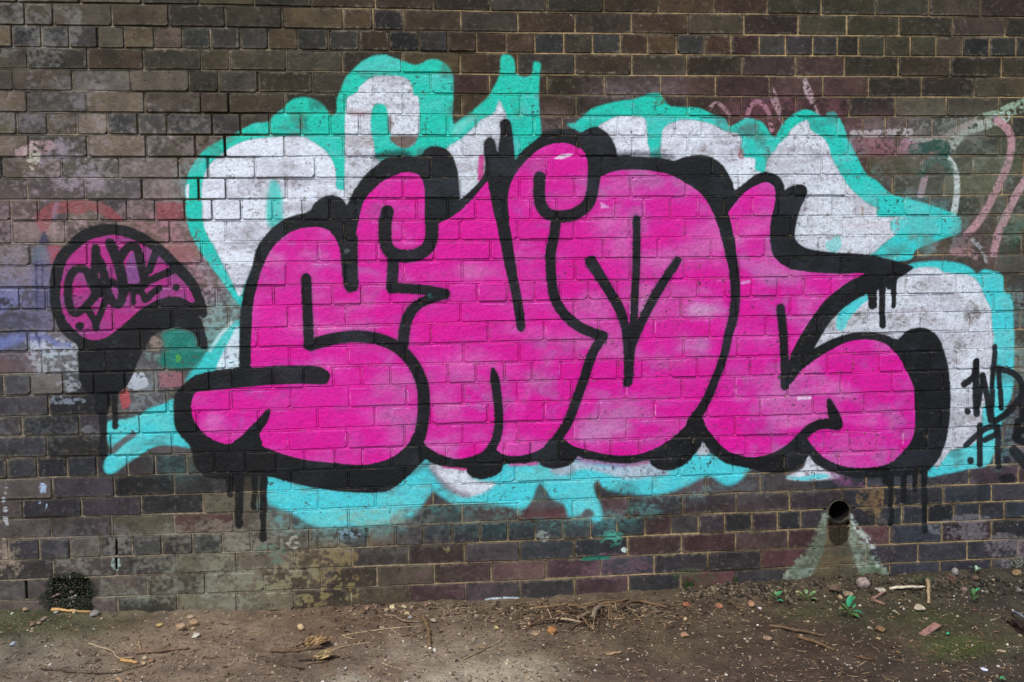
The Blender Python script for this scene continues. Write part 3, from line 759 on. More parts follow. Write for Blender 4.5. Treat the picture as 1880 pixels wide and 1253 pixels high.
PK = [(460, 675), (462, 605), (465, 555), (472, 525), (477, 505), (487, 480), (497, 460), (512, 442), (532, 427), (557, 419), (582, 417), (600, 422), (612, 432), (620, 447), (625, 465), (629, 500), (634, 515), (650, 515), (654, 480), (652, 455), (654, 430), (659, 402), (667, 372), (682, 352), (700, 335), (720, 324), (740, 317), (755, 317), (767, 321), (775, 330), (779, 345), (780, 365), (780, 402), (784, 430), (797, 432), (804, 420), (806, 410), (825, 401), (845, 387), (870, 362), (886, 343), (896, 333), (899, 345), (902, 365), (909, 400), (920, 415), (934, 405), (932, 375), (933, 350), (945, 322), (960, 302), (980, 282), (1000, 269), (1022, 263), (1040, 263), (1057, 269), (1070, 277), (1077, 290), (1080, 305), (1081, 327), (1082, 345), (1092, 352), (1100, 340), (1103, 325), (1110, 321), (1127, 315), (1147, 312), (1177, 312), (1205, 315), (1230, 321), (1255, 334), (1275, 346), (1290, 359), (1302, 377), (1312, 397), (1320, 420), (1327, 447), (1336, 480), (1350, 478), (1350, 447), (1345, 420), (1340, 400), (1338, 389), (1355, 367), (1372, 350), (1390, 340), (1402, 335), (1410, 335), (1417, 339), (1422, 345), (1424, 357), (1421, 380), (1416, 402), (1414, 425), (1415, 447), (1419, 467), (1430, 481), (1440, 488), (1455, 495), (1480, 499), (1510, 502), (1547, 503), (1585, 502), (1580, 507), (1560, 517), (1540, 531), (1522, 545), (1510, 557), (1497, 575), (1482, 597), (1470, 617), (1460, 635), (1452, 652), (1446, 675), (1444, 700), (1451, 706), (1470, 682), (1490, 665), (1515, 649), (1540, 635), (1560, 627), (1580, 624), (1600, 624), (1620, 629), (1635, 639), (1647, 652), (1657, 667), (1667, 687), (1675, 705), (1679, 720), (1680, 745), (1680, 780), (1677, 800), (1670, 815), (1660, 827), (1645, 842), (1635, 850), (1615, 856), (1590, 859), (1565, 859), (1540, 854), (1520, 845), (1505, 834), (1490, 817), (1482, 806), (1472, 800), (1460, 805), (1442, 820), (1422, 831), (1402, 837), (1377, 840), (1360, 837), (1340, 830), (1325, 819), (1310, 802), (1297, 785), (1290, 767), (1283, 760), (1265, 774), (1252, 789), (1235, 804), (1215, 817), (1195, 827), (1170, 835), (1145, 837), (1115, 835), (1080, 827), (1052, 819), (1037, 808), (1025, 804), (1012, 811), (1002, 819), (985, 829), (965, 835), (940, 838), (925, 835), (912, 827), (906, 818), (900, 816), (890, 827), (870, 837), (845, 843), (825, 841), (802, 832), (785, 821), (777, 813), (770, 800), (760, 795), (752, 812), (740, 825), (720, 840), (687, 851), (657, 854), (607, 850), (557, 844), (507, 830), (476, 815), (476, 797), (484, 780), (470, 775), (462, 782), (445, 800), (427, 814), (412, 815), (390, 807), (370, 792), (356, 772), (351, 750), (354, 730), (362, 720), (400, 714), (440, 711), (470, 708), (472, 690), (465, 677)]
PKm = poly(PK, .6)
lay(PKm, magen, .98)
PKM = np.zeros((PHT, PWD), np.float32)
_m, _ys, _xs = clipwin(*PKm)
PKM[_ys, _xs] = _m
rs = random.Random(21)
for k in range(110):                       # overlapping passes of the can
    x_, y_ = rs.uniform(360, 1680), rs.uniform(280, 850)
    a_ = rs.choice([0, 0, .15, -.2, 1.3, 1.6, 1.9]) + rs.gauss(0, .2)
    l_ = rs.uniform(20, 90)
    bend = rs.uniform(-14, 14)
    P_ = [(x_ - l_ * math.cos(a_), y_ - l_ * math.sin(a_)), (x_ + bend * math.sin(a_), y_ - bend * math.cos(a_)), (x_ + l_ * math.cos(a_), y_ + l_ * math.sin(a_))]
    cc_ = rs.choice([(228, 0, 154), (228, 0, 154), (222, 84, 172), (226, 112, 184), (192, 104, 170), (206, 40, 150)])
    lay(stroke_mask(P_, rs.uniform(5, 15), rs.uniform(3, 8)), cc_, rs.uniform(.3, .65), PKM * (.45 + .55 * sstep(.3, .6, N_mid * .5 + N_fin * .5)))
for x_, y_, a_, b_, cc_ in ((1015, 640, 30, 16, (166, 108, 158)), (700, 660, 30, 14, (190, 130, 176)), (905, 690, 20, 14, (180, 122, 160)), (1150, 765, 60, 18, (186, 118, 168)), (1110, 800, 50, 16, (200, 140, 186)), (1190, 800, 34, 14, (176, 104, 160)),
                            (1290, 570, 34, 12, (206, 172, 200)), (1270, 635, 30, 10, (196, 130, 180)), (1180, 555, 14, 20, (190, 168, 186)), (1240, 530, 26, 10, (182, 92, 150)), (990, 700, 24, 20, (186, 110, 160)), (820, 745, 26, 14, (206, 128, 178)),
                            (1480, 560, 22, 16, (206, 120, 178)), (1560, 740, 40, 20, (196, 92, 166)), (1380, 740, 40, 26, (190, 92, 164)), (1470, 720, 30, 16, (186, 92, 160)), (1400, 790, 26, 14, (166, 84, 146)), (390, 770, 22, 14, (216, 120, 186)), (650, 560, 40, 12, (206, 110, 170)),
                            (870, 500, 30, 14, (206, 110, 170)), (960, 470, 26, 24, (196, 112, 164)), (980, 300, 30, 14, (176, 70, 140)), (740, 420, 20, 26, (206, 110, 176)), (830, 660, 40, 12, (216, 120, 180))):
    mist(x_, y_, a_ * 1.15, b_ * 1.2, cc_, .7, PKM * sstep(.25, .6, N_mid * .8 + BR * .2))
for x_, y_, a_, b_ in ((490, 600, 26, 40), (560, 800, 60, 30), (620, 640, 40, 14), (800, 620, 40, 20), (760, 350, 16, 20), (860, 430, 26, 26), (1060, 430, 26, 20), (1240, 400, 40, 26), (1370, 560, 20, 50), (1620, 700, 30, 30), (1340, 780, 26, 30), (520, 560, 34, 20), (600, 740, 60, 40), (440, 740, 40, 14), (520, 640, 40, 18), (710, 610, 14, 10), (830, 600, 40, 16), (1050, 520, 12, 26), (1130, 500, 26, 20), (1190, 450, 30, 14), (1320, 620, 12, 30), (1370, 650, 30, 16), (1350, 812, 26, 12), (1500, 520, 30, 14), (680, 800, 24, 16), (690, 840, 26, 10), (1000, 790, 20, 14), (1195, 788, 26, 6), (790, 770, 8, 14), (1535, 670, 26, 14)):
    mist(x_, y_, a_ * 1.15, b_ * 1.2, (222, 0, 148), .8, PKM * sstep(.2, .55, N_str * .8 + BR * .2))
scrape(poly([(940, 440), (1300, 440), (1690, 700), (1690, 860), (1050, 860), (900, 700)], 30), .85, pits)

# --- black line work over the magenta
ST = [([(562, 512), (564, 560), (566, 600), (567, 634)], 9.3), ([(570, 634), (590, 628), (620, 621), (650, 618), (680, 620), (710, 628), (735, 642), (757, 667), (772, 695), (778, 725), (777, 765), (771, 800), (760, 825)], 11),
      ([(642, 440, 15), (642, 480, 14.5), (643, 505, 14), (645, 524, 13)], 14), ([(711, 389), (707, 410), (707, 435), (711, 455), (724, 467), (745, 471), (768, 467), (785, 455), (792, 437), (793, 405)], 11.8),
      ([(722, 472), (721, 500), (719, 528)], 10.3), ([(719, 529, 10), (745, 530, 9), (780, 533, 9), (816, 540, 10)], 9), ([(816, 541, 9), (790, 549, 8.5), (768, 559, 9), (752, 577, 10), (744, 600, 10), (740, 632, 10)], 9),
      ([(991, 326), (990, 350), (993, 376), (1006, 393), (1030, 398), (1055, 393), (1077, 378), (1087, 355), (1090, 320), (1091, 290)], 10.7),
      ([(1021, 402), (1017, 435), (1011, 465), (1011, 490), (1013, 517), (1018, 545), (1029, 568), (1047, 588), (1072, 605), (1106, 617)], 9.2), ([(1107, 618, 9), (1091, 643), (1081, 668), (1071, 700), (1062, 725), (1052, 752), (1042, 777), (1025, 803), (1008, 822)], 8.6),
      ([(1169, 403), (1169, 450), (1168, 490), (1166, 530), (1164, 580), (1161, 620)], 7), ([(1085, 481, 11), (1100, 505, 10), (1120, 537, 9), (1137, 567, 9), (1147, 597, 8), (1152, 625, 8)], 9), ([(1245, 478, 6), (1238, 488, 7.5), (1222, 512, 8), (1202, 545, 8.5), (1185, 577, 8), (1172, 605, 8), (1162, 628, 8)], 8),
      ([(1157, 615, 14), (1155, 650, 10), (1154, 692, 8.5), (1152, 703, 8)], 9), ([(1343, 470, 9), (1348, 500, 9), (1350, 545, 8.5), (1346, 585, 8.5), (1338, 612, 8), (1332, 642, 7.5), (1325, 667, 7.5), (1315, 692, 7.5), (1305, 718, 8), (1296, 737, 8), (1282, 760, 9), (1270, 775, 9)], 8),
      ([(905, 679, 3), (908, 695, 8), (912, 720, 8.3), (916, 765, 7.8), (914, 795, 8), (907, 815, 8), (892, 838, 9)], 8), ([(1433, 566), (1438, 610), (1440, 650), (1441, 685), (1441, 709)], 7.8),
      ([(1522, 736, 4), (1526, 750, 8), (1533, 768, 11), (1537, 779, 11)], 9), ([(1536, 781, 9), (1515, 778), (1497, 783), (1482, 793), (1468, 808), (1455, 824)], 9)]
for L_, r_ in ST:
    lay(stroke_mask([(q[0], q[1], (q[2] if len(q) > 2 else r_) + 2.5) for q in L_], r_ + 2.5, 3), black, .30, fleck)
    lay(stroke_mask(L_, r_, .6), black, .97)
for P_ in ([(436, 675), (470, 676), (510, 672), (570, 672), (593, 676), (605, 688), (603, 700), (592, 706), (545, 705), (470, 709), (400, 716), (372, 716), (380, 690)],
           [(495, 751), (482, 760), (470, 775), (462, 782), (445, 800), (427, 814), (440, 826), (480, 820), (476, 797), (488, 780), (495, 764)],
           [(897, 325), (902, 365), (910, 402), (917, 437), (925, 480), (932, 510), (940, 547), (947, 590), (949, 603), (956, 610), (964, 603), (964, 592), (959, 555), (952, 517), (946, 480), (940, 440), (935, 410), (932, 370), (935, 345), (940, 320), (920, 300)]):
    lay(poly(P_, .6), black, .97)
lay(stroke_mask([(1020, 291, 2), (1032, 288, 4.5), (1050, 284, 2)], 4, 1), (236, 226, 236), .9)
lay(poly([(1102, 370), (1122, 383), (1103, 383)], 1.2, False), (220, 168, 208), .85)
lay(stroke_mask([(1466, 732), (1488, 731)], 2.6, 1), (232, 214, 230), .85)
lay(stroke_mask([(1362, 520), (1376, 517)], 3, 1), (225, 190, 215), .7)
blob(793, 543, 8, 6, (20, 110, 96), .9, wear_h)
blob(637, 461, 6, 4, (90, 92, 94), .8, wear_h)

# --- small tag at the left
lay(poly([(99, 480), (107, 465), (125, 445), (145, 427), (170, 416), (197, 412), (225, 414), (250, 421), (275, 435), (300, 452), (325, 477), (345, 497), (360, 517), (372, 542), (380, 567), (380, 580), (373, 585), (366, 579), (370, 590), (376, 608), (380, 625), (380, 641), (366, 638), (361, 622), (355, 612), (337, 604), (315, 602), (295, 609), (277, 622), (265, 642), (255, 660), (245, 685), (235, 705), (222, 718), (205, 724), (180, 726), (162, 722), (150, 707), (145, 690), (143, 655), (142, 635), (125, 622), (110, 607), (100, 585), (92, 560), (91, 530), (94, 500)], .7), black, .97)
for L_, r_ in (([(183, 715, 11), (183, 752, 11)], 11), ([(189, 740), (189, 800), (189, 836)], 7), ([(211, 715), (211, 784)], 6), ([(199, 715), (199, 742)], 6)):
    lay(stroke_mask(drip(L_, r_), r_, .7, False), black, .95)
lay(poly([(302, 640), (297, 614), (315, 604), (340, 607), (357, 618), (361, 637), (376, 642), (366, 664), (352, 676), (318, 677), (292, 668)], 3), mixf((0, 118, 104), (40, 136, 122), dust), .9, wear)
blob(285, 632, 12, 12, (160, 140, 128), .6, dust)
blob(278, 660, 16, 14, (120, 150, 140), .6, dust)
blob(328, 657, 6, 8, (96, 160, 66), .7, wear)
blob(308, 655, 5, 18, (90, 90, 60), .5, dust)
tagm = mixf((180, 40, 130), (146, 66, 128), sstep(.4, .7, N_str * .5 + BR * .3 + N_mid * .2))
lay(poly([(122, 480), (140, 460), (162, 442), (190, 434), (212, 432), (237, 437), (262, 450), (280, 460), (297, 475), (322, 502), (345, 527), (357, 552), (350, 556), (337, 549), (315, 545), (292, 550), (277, 557), (260, 567), (240, 585), (215, 606), (195, 620), (175, 625), (155, 621), (137, 607), (120, 585), (111, 560), (110, 535), (114, 510)], .7), tagm, .97, wear * .5 + .5)
lay(poly([(243, 462), (232, 485), (231, 505), (238, 520), (255, 521), (256, 500), (250, 475)], 1), (124, 76, 134), .85)
for L_, r_ in (([(180, 535), (163, 558), (148, 572), (134, 574), (125, 553), (125, 524), (132, 503), (143, 494), (158, 497), (167, 518), (177, 541)], 7.5),
               ([(176, 456), (175, 487), (172, 512)], 8), ([(176, 470), (188, 491), (195, 516), (208, 520)], 8), ([(172, 515), (192, 526), (199, 541), (209, 557), (219, 558), (225, 541), (226, 520)], 8),
               ([(176, 520), (184, 535)], 12), ([(163, 572), (174, 590), (176, 602)], 6.5), ([(194, 550), (185, 575), (177, 595)], 6), ([(202, 447), (213, 473), (223, 504), (226, 533)], 9.5),
               ([(219, 478), (233, 456), (250, 455), (259, 487), (265, 516), (258, 528), (236, 529)], 8), ([(287, 462), (274, 497)], 7), ([(325, 493), (296, 506), (270, 517)], 7),
               ([(252, 533), (262, 540), (267, 551), (279, 539), (292, 530)], 6), ([(244, 537), (245, 556)], 5), ([(146, 599), (146.5, 599)], 7.5), ([(323, 528), (323.5, 528)], 6.5)):
    lay(stroke_mask(L_, r_, .7), black, .93)

# --- initials at the right edge
for L_, r_ in (([(1770, 706), (1786, 694), (1791, 680), (1792, 665)], 6), ([(1793, 664), (1792, 700), (1791, 730), (1793, 760)], 6), ([(1794, 756), (1800, 720), (1804, 692)], 4), ([(1804, 690, 6), (1811, 725, 5.5), (1819, 772, 6)], 6),
               ([(1827, 636, 4), (1825, 665, 5), (1822, 700, 4.5), (1820, 770, 5.5)], 5), ([(1833, 679), (1836, 715), (1838, 750)], 4.6), ([(1829, 677), (1850, 681), (1866, 690), (1876, 706), (1877, 722), (1868, 738), (1850, 757), (1826, 774)], 5.6),
               ([(1776, 755), (1776.5, 756)], 5.5), ([(1888, 715), (1878, 735), (1880, 768)], 8), ([(1799, 781), (1799, 820), (1799, 853)], 5.3), ([(1773, 818), (1795, 798), (1815, 785), (1829, 786), (1827, 798), (1808, 808)], 5.2),
               ([(1832, 784), (1832, 832), (1834, 857)], 5), ([(1869, 774), (1867, 802)], 6.5), ([(1888, 782), (1864, 803), (1888, 816)], 6), ([(1782, 846), (1782.5, 847)], 6), ([(1849, 844), (1849.5, 845)], 6), ([(1862, 828), (1872, 840), (1888, 856)], 9), ([(1842, 879), (1856, 878)], 8)):
    lay(stroke_mask(L_, r_, .8), black, .93, wear * .3 + .7)
lay(stroke_mask([(1782, 874), (1832, 875)], 6, 2.5), (36, 34, 34), .7, dust)
lay(stroke_mask([(1805, 890), (1802, 925)], 9, 4), (30, 30, 32), .45)

# arris highlights painted in as pale rubbed lines; hairline paint gaps at the joints
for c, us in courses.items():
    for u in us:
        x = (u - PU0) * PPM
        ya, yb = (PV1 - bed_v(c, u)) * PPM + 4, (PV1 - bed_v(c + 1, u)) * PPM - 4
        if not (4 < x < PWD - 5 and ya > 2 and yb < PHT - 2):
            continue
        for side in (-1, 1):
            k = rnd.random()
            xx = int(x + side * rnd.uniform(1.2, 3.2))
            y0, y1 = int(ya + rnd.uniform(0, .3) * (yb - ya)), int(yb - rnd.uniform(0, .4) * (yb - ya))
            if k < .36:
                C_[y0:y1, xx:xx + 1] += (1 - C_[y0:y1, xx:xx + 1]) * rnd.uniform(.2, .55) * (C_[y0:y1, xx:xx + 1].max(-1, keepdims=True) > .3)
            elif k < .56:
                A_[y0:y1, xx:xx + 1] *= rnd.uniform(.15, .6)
for i in range(1, 30):
    uu = np.arange(PU0 + .02, PU1 - .02, 1 / PPM)
    yy_ = ((PV1 - bed_v(i, uu)) * PPM)
    xs_ = np.clip(((uu - PU0) * PPM).astype(int), 0, PWD - 1)
    for off, seed, th in ((2.4, 31, .50), (-2.4, 32, .58)):
        y_ = np.clip((yy_ + off + 1.2 * (vn(uu * 40, uu * 0 + i, seed + 3) - .5)).round().astype(int), 0, PHT - 1)
        g = sstep(th, th + .12, vn(uu * 11, uu * 0 + i * 3.7, seed) * .6 + vn(uu * 60, uu * 0 + i * 1.7, seed + 9) * .4)
        A_[y_, xs_] *= 1 - .6 * g
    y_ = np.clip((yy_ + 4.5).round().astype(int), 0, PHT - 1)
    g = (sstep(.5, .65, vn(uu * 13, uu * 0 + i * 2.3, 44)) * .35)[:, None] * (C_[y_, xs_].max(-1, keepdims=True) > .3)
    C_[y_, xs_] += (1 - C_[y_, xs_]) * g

# slight raggedness of every edge, then fine wear
iy, ix = np.mgrid[0:PHT, 0:PWD]
dx = ((N_pit - .5) * 1.8 + (N_fin - .5) * 1.6).round().astype(int)
dy = ((np.roll(N_pit, 97, 1) - .5) * 1.8 + (np.roll(N_fin, 61, 1) - .5) * 1.6).round().astype(int)
iy = np.clip(iy + dy, 0, PHT - 1)
ix = np.clip(ix + dx, 0, PWD - 1)
C_, A_ = C_[iy, ix], A_[iy, ix]
C_ = np.clip(C_ * (0.90 + 0.2 * N_pit[..., None]), 0, 1)
specks = sstep(.74, .79, N_pit * .7 + N_fin * .3) * .5
A_ = np.clip(A_ * (1 - specks), 0, 1)
buf = np.empty((PHT, PWD, 4), np.float32)
buf[..., :3] = C_
buf[..., 3] = A_
paint_img = bpy.data.images.new('wall_paint', PWD, PHT, alpha=True)
paint_img.alpha_mode = 'CHANNEL_PACKED'
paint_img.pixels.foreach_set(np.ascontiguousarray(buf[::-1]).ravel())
paint_img.update()
paint_img.pack()
del buf, iy, ix, dx, dy

# ------------------------------------------------------------------ materials
def new_mat(name):
    m = bpy.data.materials.new(name)
    m.use_nodes = True
    t = m.node_tree
    b = t.nodes['Principled BSDF']
    b.inputs['Specular IOR Level'].default_value = 0.3
    return m, t, b


class NB:
    def __init__(s, t):
        s.t = t

    def n(s, kind, **kw):
        x = s.t.nodes.new('ShaderNode' + kind)
        for k, v in kw.items():
            setattr(x, k, v)
        return x

    def put(s, sock, v):
        if isinstance(v, (int, float)):
            sock.default_value = v
        elif isinstance(v, (tuple, list)):
            sock.default_value = tuple(v) if len(v) == 4 or sock.type == 'VECTOR' else (*v, 1.0)
        else:
            s.t.links.new(v, sock)

    def math(s, op, a, b=0.0, clamp=False):
        x = s.n('Math', operation=op, use_clamp=clamp)
        s.put(x.inputs[0], a)
        s.put(x.inputs[1], b)
        return x.outputs[0]

    def mix(s, f, a, b, mode='MIX'):
        x = s.n('Mix', data_type='RGBA', blend_type=mode)
        s.put(x.inputs[0], f)
        s.put(x.inputs[6], a)
        s.put(x.inputs[7], b)
        return x.outputs[2]

    def noise(s, vec, scale, detail=4, rough=.55, dist=0.0):
        x = s.n('TexNoise')
        s.put(x.inputs['Vector'], vec)
        x.inputs['Scale'].default_value = scale
        x.inputs['Detail'].default_value = detail
        x.inputs['Roughness'].default_value = rough
        x.inputs['Distortion'].default_value = dist
        return x.outputs['Fac']

    def ramp(s, v, lo, hi, a=0.0, b=1.0):
        x = s.n('MapRange', interpolation_type='SMOOTHSTEP')
        s.put(x.inputs[0], v)
        for i, q in enumerate((lo, hi, a, b)):
            x.inputs[i + 1].default_value = q
        return x.outputs[0]

    def attr(s, name):
        return s.n('Attribute', attribute_name=name).outputs['Color']

    def bump(s, h, strength, dist, prev=None):
        x = s.n('Bump')
        x.inputs['Strength'].default_value = strength
        x.inputs['Distance'].default_value = dist
        s.put(x.inputs['Height'], h)
        if prev is not None:
            s.put(x.inputs['Normal'], prev)
        return x.outputs[0]


def wall_material(name, mortar):
    m, t, b = new_mat(name)
    q = NB(t)
    pos = q.n('NewGeometry').outputs['Position']
    sep = q.n('SeparateXYZ')
    q.put(sep.inputs[0], pos)
    uu = q.math('DIVIDE', q.math('SUBTRACT', sep.outputs[0], PU0), PWD / PPM)
    vv = q.math('DIVIDE', q.math('SUBTRACT', sep.outputs[2], PV1 - PHT / PPM), PHT / PPM)
    cmb = q.n('CombineXYZ')
    q.put(cmb.inputs[0], uu)
    q.put(cmb.inputs[1], vv)
    im = q.n('TexImage', image=paint_img, extension='CLIP', interpolation='Linear')
    q.put(im.inputs[0], cmb.outputs[0])
    n1 = q.noise(pos, 11, 5, .6, .4)
    n2 = q.noise(pos, 55, 5, .6, .3)
    n3 = q.noise(pos, 260, 3, .6)
    n4 = q.noise(pos, 24, 4, .65, .8)
    tint = q.attr('tint')
    if mortar:
        base = q.mix(q.ramp(n2, .3, .7), q.mix(1.0, tint, (.62, .6, .56), 'MULTIPLY'), q.mix(1.0, tint, (1.25, 1.22, 1.15), 'MULTIPLY'))
        base = q.mix(q.ramp(n3, .45, .75, 0, .5), base, q.mix(1.0, base, (1.5, 1.48, 1.4), 'MULTIPLY'))
    else:
        base = q.mix(q.ramp(n1, .25, .75), q.mix(1.0, tint, (.62, .62, .62), 'MULTIPLY'), q.mix(1.0, tint, (1.38, 1.36, 1.32), 'MULTIPLY'))
        base = q.mix(q.ramp(n4, .52, .74, 0, .5), base, q.mix(.5, (.145, .125, .098), tint))
        base = q.mix(q.ramp(n2, .56, .72, 0, .4), base, (.17, .158, .138))
        base = q.mix(q.ramp(n2, .44, .28, 0, .75), base, (.014, .014, .015))
        base = q.mix(q.ramp(n3, .40, .28, 0, .7), base, (.010, .009, .009))
        # mortar slurry smeared over the arrises
        la = q.n('Attribute', attribute_name='brick_local').outputs['Vector']
        ls = q.n('SeparateXYZ')
        q.put(ls.inputs[0], la)
        ex = q.math('SUBTRACT', ls.outputs[2], q.math('ABSOLUTE', ls.outputs[0]))
        ez = q.math('SUBTRACT', HC / 2, q.math('ABSOLUTE', ls.outputs[1]))
        ed = q.math('MINIMUM', ex, ez)
        n5 = q.noise(pos, 34, 5, .7, .6)
        n6 = q.noise(pos, 3.2, 3, .5)
        sm = q.ramp(q.math('ADD', ed, q.math('MULTIPLY', q.math('SUBTRACT', n5, .5), .055)), .013, .002)
        sm = q.math('MULTIPLY', sm, q.ramp(n6, .42, .66, .25, .95))
        base = q.mix(sm, base, q.mix(q.ramp(n2, .35, .65), (.085, .070, .050), (.20, .165, .118)))
    reach = q.ramp(sep.outputs[1], .012, .005)          # spray does not reach the bottom of open joints
    fac = q.math('MULTIPLY', im.outputs['Alpha'], reach)
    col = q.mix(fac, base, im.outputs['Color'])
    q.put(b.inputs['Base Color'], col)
    q.put(b.inputs['Roughness'], q.ramp(fac, 0, 1, .88, .62))
    h = q.math('ADD', q.math('MULTIPLY', n2, .5), q.math('MULTIPLY', n3, .28))
    h = q.math('ADD', h, q.math('MULTIPLY', n1, .5))
    nrm = q.bump(h, .8 if not mortar else 1.0, .008)
    q.put(b.inputs['Normal'], nrm)
    return m


M_BRICK = wall_material('painted_brick', False)
M_MORTAR = wall_material('sandy_mortar', True)


def tinted(name, rough=.85, ns=40, var=.35, bump=.4, bd=.004, spec=.3, stretch=None):
    """rough natural material: colour from the mesh's own tint, broken up by noise"""
    m, t, b = new_mat(name)
    q = NB(t)
    tc = q.n('TexCoord').outputs['Object']
    n1 = q.noise(tc, ns, 5, .6, .3)
    n2 = q.noise(tc, ns * 4.5, 3, .6)
    tint = q.attr('tint')
    base = q.mix(q.ramp(n1, .3, .7), q.mix(1.0, tint, (1 - var,) * 3, 'MULTIPLY'), q.mix(1.0, tint, (1 + var,) * 3, 'MULTIPLY'))
    base = q.mix(q.ramp(n2, .6, .4, 0, .45), base, q.mix(1.0, base, (.45, .43, .42), 'MULTIPLY'))
    q.put(b.inputs['Base Color'], base)
    b.inputs['Roughness'].default_value = rough
    b.inputs['Specular IOR Level'].default_value = spec
    q.put(b.inputs['Normal'], q.bump(q.math('ADD', n1, q.math('MULTIPLY', n2, .5)), bump, bd))
    return m


M_STONE = tinted('stone', .85, 60, .3)
M_WOOD = tinted('dry_wood', .8, 70, .35)
M_LEAF = tinted('leaf', .5, 60, .25, .2, .001, .4)
M_SOILBIT = tinted('soil_crumb', .95, 90, .35)
M_PIPE = tinted('clay_pipe', .8, 50, .35)
M_MOSS = tinted('moss', .95, 120, .5)


def soil_material():
    m, t, b = new_mat('trodden_soil')
    q = NB(t)
    pos = q.n('NewGeometry').outputs['Position']
    n1 = q.noise(pos, 7, 6, .62, .5)
    n2 = q.noise(pos, 38, 5, .65, .4)
    n3 = q.noise(pos, 160, 4, .65)
    n4 = q.noise(pos, 420, 2, .6)
    tint = q.attr('tint')
    base = q.mix(q.ramp(n1, .28, .72), q.mix(1.0, tint, (.68, .67, .66), 'MULTIPLY'), q.mix(1.0, tint, (1.34, 1.33, 1.3), 'MULTIPLY'))
    base = q.mix(q.ramp(n2, .55, .75, 0, .55), base, q.mix(1.0, base, (1.55, 1.5, 1.42), 'MULTIPLY'))
    base = q.mix(q.ramp(n2, .45, .28, 0, .7), base, q.mix(1.0, base, (.42, .4, .38), 'MULTIPLY'))
    base = q.mix(q.ramp(n3, .62, .74, 0, .6), base, q.mix(1.0, base, (1.8, 1.75, 1.65), 'MULTIPLY'))
    base = q.mix(q.ramp(n3, .42, .30, 0, .7), base, q.mix(1.0, base, (.4, .38, .36), 'MULTIPLY'))
    q.put(b.inputs['Base Color'], base)
    b.inputs['Roughness'].default_value = .95
    b.inputs['Specular IOR Level'].default_value = .2
    h = q.math('ADD', q.math('MULTIPLY', n2, 1.0), q.math('ADD', q.math('MULTIPLY', n3, .5), q.math('MULTIPLY', n4, .2)))
    q.put(b.inputs['Normal'], q.bump(h, .9, .02))
    return m


M_SOIL = soil_material()


# ------------------------------------------------------------------ object helpers
def set_tint(me, cols):
    a = me.color_attributes.new(name='tint', type='FLOAT_COLOR', domain='POINT')
    n = len(me.vertices)
    d = np.ones((n, 4), np.float32)
    d[:, :3] = cols
    a.data.foreach_set('color', d.ravel())


def mesh_obj(name, verts, faces, mat, tint=None, parent=None, smooth_=False):
    me = bpy.data.meshes.new(name)
    me.from_pydata([tuple(map(float, v)) for v in verts], [], faces)
    me.materials.append(mat)
    if tint is not None:
        set_tint(me, tint)
    if smooth_:
        me.polygons.foreach_set('use_smooth', [True] * len(me.polygons))
    me.update()
    o = bpy.data.objects.new(name, me)
    COL.objects.link(o)
    if parent is not None:
        o.parent = parent
    return o


def tag(o, label, cat=None, group=None, kind=None):
    if label:
        o['label'] = label
    if cat:
        o['category'] = cat
    if group:
        o['group'] = group
    if kind:
        o['kind'] = kind
    return o


def empty(name, loc):
    o = bpy.data.objects.new(name, None)
    o.empty_display_size = .05
    o.location = loc
    COL.objects.link(o)
    return o


class Soup:
    """collects pieces into one mesh"""
    def __init__(s):
        s.v, s.f, s.c = [], [], []

    def add(s, v, f, c):
        o = len(s.v)
        s.v += [tuple(p) for p in v]
        s.f += [tuple(i + o for i in q) for q in f]
        s.c += [tuple(c)] * len(v)

    def build(s, name, mat, parent=None, smooth_=False):
        return mesh_obj(name, s.v, s.f, mat, np.array(s.c), parent, smooth_)


# ------------------------------------------------------------------ the brick wall
ANCH = [(100, 60, (88, 83, 74), (70, 67, 62), (82, 74, 62)), (450, 60, (78, 70, 54), (62, 59, 50), (70, 62, 46)), (800, 50, (62, 50, 36), (54, 47, 38), (68, 55, 42)),
        (1200, 80, (64, 51, 38), (70, 52, 40), (58, 54, 44)), (1600, 60, (58, 55, 40), (64, 55, 40), (54, 55, 44)), (1820, 150, (60, 57, 43), (62, 54, 50)),
        (1500, 180, (68, 52, 52), (72, 54, 54)), (1780, 300, (68, 70, 54), (82, 80, 74), (60, 64, 44)), (100, 250, (95, 88, 84), (85, 85, 88), (100, 92, 86)), (300, 350, (102, 96, 90), (112, 100, 94), (96, 92, 92)),
        (60, 500, (96, 92, 96), (108, 98, 94)), (100, 650, (84, 82, 80), (94, 92, 90)), (80, 800, (58, 60, 68), (70, 68, 74), (50, 50, 58)), (250, 900, (50, 50, 58), (62, 58, 60), (56, 52, 58)), (100, 1030, (86, 80, 80), (78, 74, 76)),
        (400, 1030, (94, 90, 80), (100, 96, 84)), (600, 1050, (88, 78, 66), (80, 74, 64)), (850, 1040, (86, 68, 68), (68, 66, 72), (74, 62, 60)), (1100, 1000, (46, 52, 62), (82, 60, 60), (60, 60, 66)), (1100, 1060, (88, 66, 74), (62, 60, 66)),
        (1400, 1000, (84, 52, 60), (58, 60, 68), (88, 56, 62)), (1400, 900, (74, 60, 66), (60, 60, 66)), (1700, 950, (44, 52, 64), (56, 58, 66)), (1750, 1020, (74, 54, 66), (60, 60, 72), (48, 52, 64)), (900, 500, (76, 70, 66), (64, 62, 62)), (1300, 500, (72, 66, 64), (62, 60, 60))]


